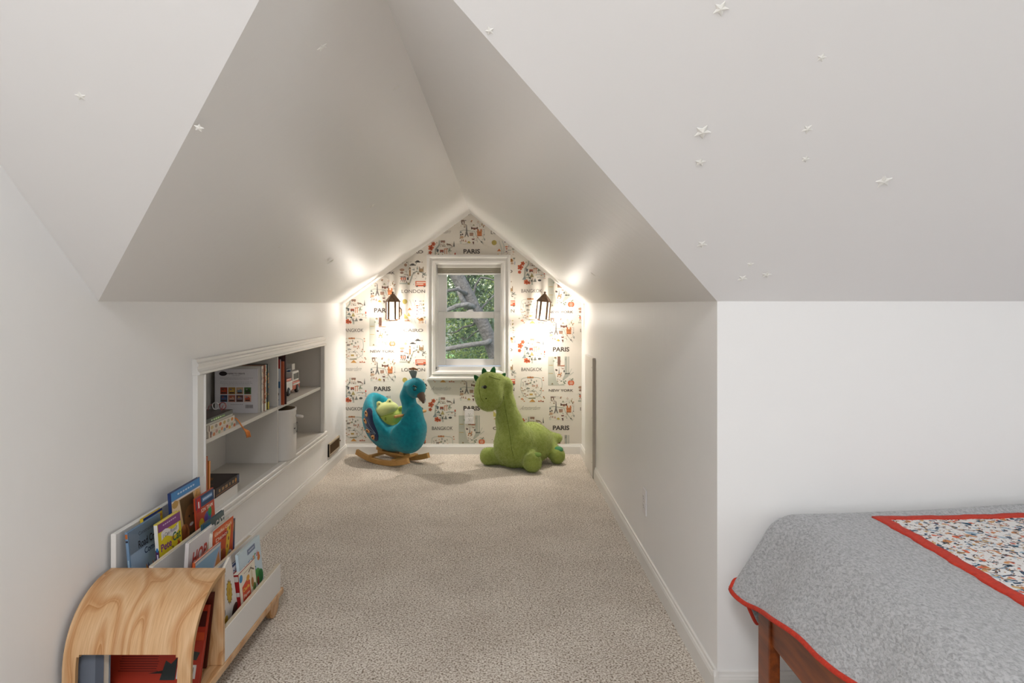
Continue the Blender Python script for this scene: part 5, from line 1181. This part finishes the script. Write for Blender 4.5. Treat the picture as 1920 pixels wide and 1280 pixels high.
_nt.links.new(cur, _b.inputs['Base Color']); _b.inputs['Roughness'].default_value = .9; _b.inputs['Specular IOR Level'].default_value = .15
_n1 = _nt.nodes.new('ShaderNodeTexNoise'); _n1.inputs['Scale'].default_value = 90; _nt.links.new(_tc.outputs['Object'], _n1.inputs['Vector']); _bp = _nt.nodes.new('ShaderNodeBump'); _bp.inputs['Strength'].default_value = .5; _bp.inputs['Distance'].default_value = .003; _nt.links.new(_n1.outputs['Fac'], _bp.inputs['Height']); _nt.links.new(_bp.outputs['Normal'], _b.inputs['Normal'])
thick(lambda u, v: Q(SX+.02+(2.7-SX-.02)*u, .5+(SY-.012-.5)*v), 80, 70, 'patterned_centre', qp, quilt, .006, .0025)

# ================================================================ peacock rocker
pk = thing('peacock_rocker', 'teal plush peacock rocking toy on wooden rockers at the left of the window', 'rocking toy', (-.776, 5.05, 0), R(-35))
PH = Vector((math.cos(R(35)), -math.sin(R(35)), 0)); PL = Vector((math.sin(R(35)), math.cos(R(35)), 0)); PO = Vector((-.776, 5.05, 0))
PM = Matrix((PH, PL, Vector((0, 0, 1)))).transposed().to_4x4(); PM.translation = PO
def plush_mat(name, c, c2, sc=26):
    m = mat(name, c, .85, spec=.15, sheen=.25, vary=(sc, c2, .7), bump=(430, .8, .004)); return m
teal = plush_mat('teal_plush', '#0b7489', '#16a0b2', 34)
def f_body(P):
    x, y, z = P[..., 0], P[..., 1], P[..., 2]
    tub = sd_ell(P, (-.014, 0, .335), (.272, .152, .255))
    cut = (z-.232-np.maximum((.092-x)*.93, (x-.092)*1.5))*.70
    tub = smax(tub, cut, .035)
    tub = smax(tub, -sd_ell(P, (-.030, 0, .44), (.150, .098, .215)), .03)
    chest = sd_ell(P, (.155, 0, .235), (.125, .128, .150))
    chest = smax(chest, (z-.30)*.9, .05)
    d = smin(tub, chest, .05)
    nk = smin(sd_cone(P, (.200, 0, .29), (.178, 0, .38), .085, .060), sd_cone(P, (.178, 0, .38), (.142, 0, .50), .060, .050), .03)
    nk = smin(nk, sd_cone(P, (.142, 0, .50), (.165, 0, .570), .050, .050), .03)
    d = smin(d, nk, .045)
    hd = sd_ell(P, (.222, 0, .566), (.078, .066, .073))
    return smin(d, hd, .012)
body, bv_p = plush('body', f_body, (-.31, -.2, .04), (.36, .2, .70), .0085, teal, pk, PM)
mx_ = lambda x, y, z: PM @ Vector((x, y, z))
# navy wing patch with eye spots on the side toward the room
navy = mat('navy_felt', '#16294f', .9, sheen=.3, bump=(300, .3, .002)); spot_m = mat('peach_felt', '#e0a468', .9); dark_m = mat('dark_felt', '#2a2030', .9); pale_m = mat('pale_thread', '#8fa9bc', .8)
def pw(zx, zy):
    px_ = 660+zx/7.11; py_ = 680+zy/7.11; s_ = 257.5; return (((px_-934)/s_+.776+.57*.135)/.82, 1.165-(py_-571)/s_)
D_ = tuple(PL)
def patch_p(name, pts, m_, par, **k): return patch(name, bv_p, pts, PO, PH, (0, 0, 1), D_, m_, par, **k)
wing = patch_p('wing_patch', [pw(*q) for q in ((205, 612), (165, 640), (138, 690), (122, 760), (134, 850), (160, 930), (205, 1000), (262, 1046), (305, 1052), (338, 1020), (358, 970), (358, 915), (335, 850), (308, 790), (290, 720), (262, 655), (235, 622))], navy, pk, off=.004, rim=.006)
for cx_, cy_ in ((176, 684), (147, 788), (178, 922), (258, 1000)):
    tip = (330, 930); a = math.atan2(tip[1]-cy_, tip[0]-cx_)
    def tear(r, ln): return [(cx_+(r*math.cos(t) if math.cos(t) < 0 else ln*math.cos(t))*math.cos(a)-r*math.sin(t)*math.sin(a)*.8, cy_+(r*math.cos(t) if math.cos(t) < 0 else ln*math.cos(t))*math.sin(a)+r*math.sin(t)*math.cos(a)*.8) for t in np.linspace(0, 2*math.pi, 14, endpoint=False)]
    sp_ = patch_p('eye_spot', [pw(*q) for q in tear(32, 52)], spot_m, wing, off=.0065, depth=1)
    patch_p('spot_centre', [pw(*q) for q in tear(13, 15)], dark_m, wing, off=.0085, depth=1)
def on_body(bv, pts, org, U, V, D, off):
    out = []
    for u, v in pts:
        o = Vector(org)+Vector(U)*u+Vector(V)*v-Vector(D)*.6; hit, nn, i, dd = bv.ray_cast(o, Vector(D))
        if hit is not None: out.append(hit-Vector(D)*off)
    return out
m = MB()
for ln in (((200, 760), (250, 850), (325, 925)), ((165, 860), (240, 900), (325, 930)), ((215, 950), (270, 935), (330, 935)), ((290, 985), (310, 955), (335, 930))):
    q = on_body(bv_p, [pw(*(np.array(ln[0])*(1-t)**2+2*t*(1-t)*np.array(ln[1])+t*t*np.array(ln[2]))) for t in np.linspace(0, 1, 10)], PO, PH, (0, 0, 1), D_, .0075)
    if len(q) > 2: m.tube(q, .0012, 5)
m.build('stitching', pale_m, wing)
# rim piping that catches the light along the seat edge is part of the plush; head details
m = MB(); m.tube([mx_(.262, -.005, .535), mx_(.283, -.008, .512), mx_(.298, -.010, .488), mx_(.304, -.011, .470)], [.031, .028, .020, .010], 14); m.ball(mx_(.304, -.011, .470), .010, 12); m.build('beak', mat('beak_felt', '#6e5a4e', .75, bump=(200, .2, .002)), pk, smooth=True)
def eye_p(y_):
    s = math.copysign(1, y_); 
    c_ = mx_(.266, y_*1.06, .569); m = MB(); m.ball(c_, (.0075, .0075, .010), 12); e_ = m.build('eye', mat('eye_white', '#6f9086', .4), pk, smooth=True)
    m = MB(); m.tube([mx_(.246, y_*1.12, .582), mx_(.262, y_*1.27, .590), mx_(.280, y_*1.05, .578)], .0045, 8); m.tube([mx_(.250, y_*1.15, .566), mx_(.262, y_*1.28, .556), mx_(.276, y_*1.1, .560)], .003, 8); m.build('eyelid', mat('lash_black', '#16302e', .7), e_, smooth=True)
eye_p(-.050); eye_p(.050)
# feathered crest: a pleated fan
def fan(z0, z1, w0, w1, y_off):
    m = MB(); n = 12; vs = []; 
    for i in range(n+1):
        t = i/n-.5; yy = .004 if i % 2 else -.004
        for s in (-.003, .003): vs += [mx_(.205+w0*t-.0, yy*.5+s, z0), mx_(.205+w1*t-.006, yy+s, z1-.010*abs(t)*2)]
    fs = []
    for i in range(n):
        a = i*4; fs += [(a, a+4, a+5, a+1), (a+2, a+3, a+7, a+6), (a, a+2, a+6, a+4), (a+1, a+5, a+7, a+3)]
    fs += [(0, 1, 3, 2), (n*4, n*4+2, n*4+3, n*4+1)]
    m.raw(vs, fs); bmesh.ops.recalc_face_normals(m.bm, faces=m.bm.faces); return m
cr = fan(.632, .694, .030, .078, 0).build('crest', mat('crest_grey', '#98a4a0', .8), pk)
fan(.694, .712, .0785, .090, 0).build('crest_tip', mat('crest_rust', '#a87a52', .8), cr)
# handle dowel
beech = mat('beech_wood', '#c89a5a', .45, vary=(30, '#b98a4a', .6), bump=(120, .1, .001))
for s in (-1, 1):
    m = MB(); ya = -.048 if s < 0 else .048; m.tube([mx_(.172, ya, .372), mx_(.172, s*.160, .374), mx_(.172, s*.168, .374)], [.0105, .0105, .007], 12); m.build('handle', beech, pk, smooth=True)
# rockers, cross slats, mounting block
def rocker(y_):
    pts_o = []; pts_i = []
    for t in np.linspace(-1, 1, 25):
        a = t*.345; pts_o.append((.79*math.sin(a)-.01, .79-.79*math.cos(a))); pts_i.append((.752*math.sin(a)-.01, .79-.752*math.cos(a)))
    m = MB(); m.prism(pts_o+pts_i[::-1], y_-.0135, y_+.0135, 'Y', .003, 1); m.bm.transform(PM); return m.build('rocker', beech, pk)
rocker(-.108); rocker(.108)
for xx, w_ in ((-.115, .036), (.118, .036)):
    m = MB(); m.box(xx-w_/2, xx+w_/2, -.125, .125, .044, .060, .003, 1); m.bm.transform(PM); m.build('cross_slat', beech, pk)
m = MB(); m.box(-.135, .14, -.03, .03, .060, .078, .003, 1); m.bm.transform(PM); m.build('mounting_rail', beech, pk)
for xx in (-.11, .10):
    m = MB(); m.box(xx-.02, xx+.02, -.024, .024, .076, .11, .003, 1); m.bm.transform(PM); m.build('post', beech, pk)

# ================================================================ frog plush in the peacock's seat
FO = Vector((-.800, 5.045, .352))
fg = thing('frog_plush', 'round lime green frog plush sitting in the seat of the peacock rocker', 'plush toy', tuple(FO))
lime = plush_mat('lime_plush', '#b4c75c', '#c0d068', 30); pale = plush_mat('pale_lime_plush', '#ccd68a', '#d5dc9a', 18)
FT = Matrix.Translation(FO) @ Matrix.Rotation(R(-14), 4, 'Y')
def f_fb(P):
    d = sd_ell(P, (.0, .0, -.030), (.102, .080, .076))
    d = smin(d, sd_ell(P, (.022, -.068, -.078), (.028, .024, .016)), .012); d = smin(d, sd_ell(P, (-.055, -.060, -.078), (.028, .024, .016)), .012)
    return smin(d, sd_ell(P, (.094, -.015, .028), (.022, .018, .018)), .012)
def f_fh(P):
    d = sd_ell(P, (-.012, .004, .040), (.086, .074, .060))
    for x in (-.058, .020): d = smin(d, sd_ell(P, (x, -.004, .095), (.021, .020, .024)), .012)
    return d
plush('body', f_fb, (-.14, -.12, -.13), (.14, .12, .08), .0055, lime, fg, FT)
hd_, bv_f = plush('head', f_fh, (-.13, -.11, -.05), (.11, .11, .15), .0055, pale, fg, FT)
for x in (-.056, .024):
    m = MB(); m.ball(FT @ Vector((x+.003, -.022, .098)), (.0052, .004, .0052), 10); m.build('eye', mat('bead_black', '#151515', .2), fg, smooth=True)
m = MB(); m.tube([FT @ Vector((x, -.0755-.004*math.cos(x*22), .012+.10*(x+.01)**2*0)) for x in np.linspace(-.06, .045, 9)], .0016, 6); m.build('mouth_seam', mat('seam_green', '#7d8f3c', .9), fg, smooth=True)
m = MB(); m.ball(FT @ Vector((-.022, -.0805, -.012)), (.0065, .004, .014), 10); m.build('tummy_patch', mat('olive_felt', '#8a9a3c', .9), fg, smooth=True)

# ================================================================ long-necked dinosaur plush
dn = thing('dinosaur_plush', 'large green long-necked dinosaur plush sitting on the carpet right of the window', 'plush toy', (.15, 4.95, 0))
grn = plush_mat('green_plush', '#90a148', '#b4c36e', 42); light_g = plush_mat('light_green_plush', '#9cb45a', '#a9be68', 14)
def f_dino(P):
    d = smin(sd_ell(P, (.118, 4.90, .150), (.146, .140, .152)), sd_cone(P, (.112, 4.885, .21), (.076, 4.885, .335), .128, .086), .05)
    d = smin(d, sd_cone(P, (.076, 4.885, .335), (.053, 4.895, .455), .086, .066), .04)
    d = smin(d, sd_cone(P, (.053, 4.895, .455), (.050, 4.905, .585), .066, .050), .03)
    d = smin(d, sd_cone(P, (.050, 4.905, .590), (.0, 4.87, .615), .050, .060), .03)
    hd = sd_ell(P, (-.064, 4.845, .560), (.104, .098, .130)); hd = smin(hd, sd_ell(P, (-.066, 4.81, .505), (.085, .085, .085)), .05)
    d = smin(d, hd, .02)
    d = smin(d, sd_ell(P, (.245, 5.03, .150), (.150, .165, .150)), .06)
    d = smin(d, sd_cone(P, (.34, 5.11, .15), (.452, 5.15, .160), .085, .034), .05)
    d = smin(d, sd_cone(P, (.05, 4.95, .075), (-.050, 4.968, .062), .070, .058), .03); d = smin(d, sd_ell(P, (-.076, 4.965, .063), (.058, .060, .063)), .02)
    d = smin(d, sd_cone(P, (.20, 4.85, .085), (.236, 4.765, .070), .075, .062), .03); d = smin(d, sd_ell(P, (.237, 4.745, .070), (.068, .055, .070)), .012)
    d = smin(d, sd_cone(P, (.33, 5.10, .13), (.415, 5.03, .085), .085, .050), .03); d = smin(d, sd_ell(P, (.432, 5.0, .061), (.060, .058, .061)), .012)
    return smax(d, -(P[..., 2]-.001), .008)
db, bv_d = plush('body', f_dino, (-.2, 4.66, -.02), (.53, 5.26, .74), .0105, grn, dn, None)
fur(db, 26000, .011, .0011, ('#8fa046', '#a3b45a', '#b4c46e', '#7f9040', '#9aab50'), dn, 4)
CAMP = Vector((0, 0, 1.165))
def dray(px_, py_):
    d = Vector(((px_-934)/1280, 1, -(py_-571)/1280)).normalized(); hit, nn, i, q = bv_d.ray_cast(CAMP, d); return hit, nn
spike_m = mat('dark_green_felt', '#1f6a34', .9, sheen=.3)
for (x, y, z, a, w_) in ((-.152, 4.865, .640, -38, .036), (-.098, 4.862, .682, -12, .040), (-.036, 4.868, .690, 14, .040), (.034, 4.885, .655, 44, .034)):
    m = MB(); T_ = Matrix.Translation((x, y, z)) @ Matrix.Rotation(R(a), 4, 'Y')
    pts_ = [(-w_*.55, -.03), (-w_*.5, .0), (-w_*.36, w_*.5), (-w_*.12, w_*.80), (0, w_*.86), (w_*.12, w_*.80), (w_*.36, w_*.5), (w_*.5, 0), (w_*.55, -.03)]
    m.prism(pts_, -.011, .011, 'Y', .005, 2); m.bm.transform(T_); m.build('spike', spike_m, dn, smooth=True)
hit, nn = dray(909.5, 725.5); m = MB(); m.ball(hit, (.013, .008, .013), 14, M=None); ey = m.build('eye', mat('bead_black', '#151515', .2), dn, smooth=True)
h2, n2_ = dray(905.0, 725.5)
m = MB(); m.ball(h2, (.009, .005, .010), 12); m.build('eye_grey_patch', mat('grey_felt', '#8f9a80', .9), ey, smooth=True)  # grey mark beside the black eye
hit, nn = dray(911.5, 747); m = MB(); m.ball(hit, (.006, .004, .0045), 10); m.build('nostril', mat('nostril_green', '#4f5c1e', .9), dn, smooth=True)
seam = mat('seam_dark', '#5d7026', .9); m = MB()
for ln in (((944, 742), (947, 765), (952, 790), (956, 815), (959, 840), (964, 862)), ((900, 712), (898, 728), (901, 745), (909, 758)), ((938, 712), (925, 708), (913, 704))):
    q = []
    for (x0, y0), (x1, y1) in zip(ln[:-1], ln[1:]):
        for t in (0, .33, .67):
            h_, n_n = dray(x0+(x1-x0)*t, y0+(y1-y0)*t)
            if h_ is not None: q.append(h_-(h_-CAMP).normalized()*.0005)
    if len(q) > 3: m.tube(q, .0016, 5)
m.build('seams', seam, dn, smooth=True)
pad_m = mat('teal_green_felt', '#4a8a5e', .9)
for c_, r_, rx_ in (((.440, 4.985, .108), (.036, .030, .014), -35), ((.272, 4.732, .126), (.030, .022, .010), -30)):
    m = MB(); m.ball(c_, r_, 14, M=Matrix.Rotation(R(-rx_), 4, 'X')); m.build('paw_pad', pad_m if c_[0] > .4 else mat('moss_felt', '#7b9a48', .9), dn, smooth=True)

# ================================================================ outside: trees beyond the window
gnd = MB(); gnd.box(-30, 30, YB+.6, 60, -3.3, -3.2); g_ = gnd.build('ground', mat('lawn', '#5d7a3c', .95, vary=(3, '#4a6a30', .6))); g_['kind'] = 'structure'
bark = mat('bark', '#46413e', .9, vary=(9, '#2c2826', .5), bump=(28, .8, .03))
def leaf_mat():
    m = bpy.data.materials.new('leaves'); m.use_nodes = True; nt = m.node_tree; b = nt.nodes['Principled BSDF']
    a = nt.nodes.new('ShaderNodeVertexColor'); a.layer_name = 'Col'; nt.links.new(a.outputs['Color'], b.inputs['Base Color']); b.inputs['Roughness'].default_value = .5
    t = nt.nodes.new('ShaderNodeBsdfTranslucent'); nt.links.new(a.outputs['Color'], t.inputs['Color']); x = nt.nodes.new('ShaderNodeMixShader'); x.inputs[0].default_value = .45
    nt.links.new(b.outputs[0], x.inputs[1]); nt.links.new(t.outputs[0], x.inputs[2]); nt.links.new(x.outputs[0], nt.nodes['Material Output'].inputs['Surface']); return m
leafm = leaf_mat()
def leaves(parent, clusters, n, size, cols, seed):
    rg_ = np.random.default_rng(seed); cl_ = np.array(clusters, float); wts = cl_[:, 3]**2; wts /= wts.sum()
    k = rg_.choice(len(cl_), n, p=wts); d = rg_.normal(size=(n, 3)); d /= np.linalg.norm(d, axis=1)[:, None]; r = rg_.random(n)**.45
    c = cl_[k, :3]+d*(cl_[k, 3]*r)[:, None]*np.array([1, 1, .75])
    u = rg_.normal(size=(n, 3)); u /= np.linalg.norm(u, axis=1)[:, None]; w = np.cross(u, rg_.normal(size=(n, 3))); w /= np.linalg.norm(w, axis=1)[:, None]
    s = size*rg_.uniform(.6, 1.3, n)[:, None]; nn = np.cross(u, w)
    v = np.stack([c-u*s, c+w*s*.42+nn*s*.12, c+u*s, c-w*s*.42+nn*s*.12], 1).reshape(-1, 3)
    me = bpy.data.meshes.new('foliage'); me.from_pydata(v.tolist(), [], np.arange(4*n).reshape(-1, 4).tolist())
    ca = me.color_attributes.new('Col', 'FLOAT_COLOR', 'CORNER'); pal = np.array([lin(q) for q in cols]); cc = pal[rg_.integers(0, len(pal), n)]; cc[:, :3] *= rg_.uniform(.75, 1.25, (n, 1))
    ca.data.foreach_set('color', np.repeat(cc, 4, axis=0).ravel())
    mi = parent_matrix(parent).inverted(); me.transform(mi)
    o = link('foliage', me, parent, leafm); o['kind'] = 'stuff'; return o
tr = thing('tree', 'leaning tree with a thick grey trunk right outside the window', 'tree', (.75, 9.0, -3.2))
m = MB(); m.tube([(.75, 9.0, -3.2), (.55, 9.0, -2.2), (.28, 9.0, -.9), (.0, 9.0, .38), (-.056, 9.0, .525), (-.135, 9.0, .764), (-.212, 9.0, .937), (-.309, 9.0, 1.09), (-.375, 9.0, 1.244), (-.51, 9.0, 1.485), (-.62, 9.0, 1.68), (-.95, 9.05, 2.4), (-1.1, 9.1, 3.2)], [.20, .17, .15, .088, .088, .088, .086, .088, .088, .090, .085, .07, .04], 16); m.build('trunk', bark, tr, smooth=True)
pale_bark = mat('pale_bark', '#57524f', .9, vary=(12, '#3d3936', .5), bump=(28, .8, .03))
for pts_, rs_, mm_ in (([(-.316, 8.95, 1.131), (-.406, 8.85, 1.168), (-.529, 8.8, 1.151), (-.66, 8.8, 1.092), (-.82, 8.8, 1.02), (-1.3, 8.7, .9)], [.042, .034, .030, .028, .025, .02], pale_bark),
    ([(-.528, 8.92, 1.40), (-.473, 8.9, 1.241), (-.40, 8.92, 1.12)], [.03, .035, .045], pale_bark),
    ([(-.40, 8.95, 1.30), (-.523, 8.75, 1.362), (-.646, 8.7, 1.342), (-.81, 8.7, 1.294), (-1.2, 8.6, 1.1)], [.028, .022, .020, .018, .012], bark),
    ([(-.10, 8.95, .70), (-.151, 8.85, .672), (-.433, 8.8, .636), (-.667, 8.8, .594), (-.853, 8.8, .553), (-1.5, 8.6, .5)], [.038, .034, .033, .032, .030, .02], pale_bark),
    ([(-.37, 9.1, 1.2), (-.327, 9.3, 1.332), (-.305, 9.3, 1.441), (-.233, 9.3, 1.536), (-.138, 9.3, 1.521), (.1, 9.3, 1.45)], [.02, .016, .014, .013, .012, .008], bark),
    ([(-.28, 9.05, 1.05), (-.15, 9.3, 1.2), (.0, 9.4, 1.35), (.2, 9.5, 1.5)], [.02, .012, .010, .006], bark),
    ([(-.25, 9.05, 1.0), (-.352, 9.2, .885), (-.474, 9.2, .863), (-.561, 9.2, .798), (-.66, 9.2, .777)], [.02, .013, .012, .010, .006], bark),
    ([(-.18, 9.0, .85), (-.30, 9.2, .80), (-.42, 9.3, .70), (-.5, 9.4, .66)], [.012, .009, .008, .005], bark)):
    m = MB(); m.tube(pts_, rs_, 10); m.build('branch', mm_, tr, smooth=True)
rn = random.Random(11)
cl_ = [(rn.uniform(-2.6, 1.8), rn.uniform(9.4, 10.4), rn.uniform(-1.2, 3.4), rn.uniform(.25, .5)) for _ in range(60)]
cl_ += [(-.70, 8.9, .95, .16), (-.62, 9.3, .80, .22), (-.75, 9.2, 1.45, .16), (-.55, 9.4, .50, .25), (-.1, 9.4, 1.2, .2), (-.05, 9.5, 1.5, .18)]
leaves(tr, cl_, 30000, .021, ('#566525', '#495f21', '#68732e', '#3d531e', '#767e3c', '#43532a'), 3)
for i, (lb, x, y, cols, n) in enumerate((('dense dark green tree filling the view behind the leaning trunk', -.6, 13.5, ('#304822', '#3d5629', '#495f2e', '#273c21', '#5e6e3b'), 34000), ('bluish green tree behind and to the right of the leaning trunk', 1.6, 12.0, ('#384c33', '#44573d', '#4f6248', '#30412d'), 18000))):
    t2 = thing('tree', lb, 'tree', (x, y, -3.2)); m = MB(); m.tube([(x, y, -3.2), (x+.1, y, -1), (x-.1, y, 1.5), (x, y, 3.5)], [.22, .18, .14, .06], 12); m.build('trunk', bark, t2, smooth=True)
    rn = random.Random(20+i); c2 = [(x+rn.uniform(-2.8, 2.6), y+rn.uniform(-.8, .8), rn.uniform(-1.6, 4.2), rn.uniform(.4, .85)) for _ in range(70)]
    leaves(t2, c2, n, .062, cols, 30+i)
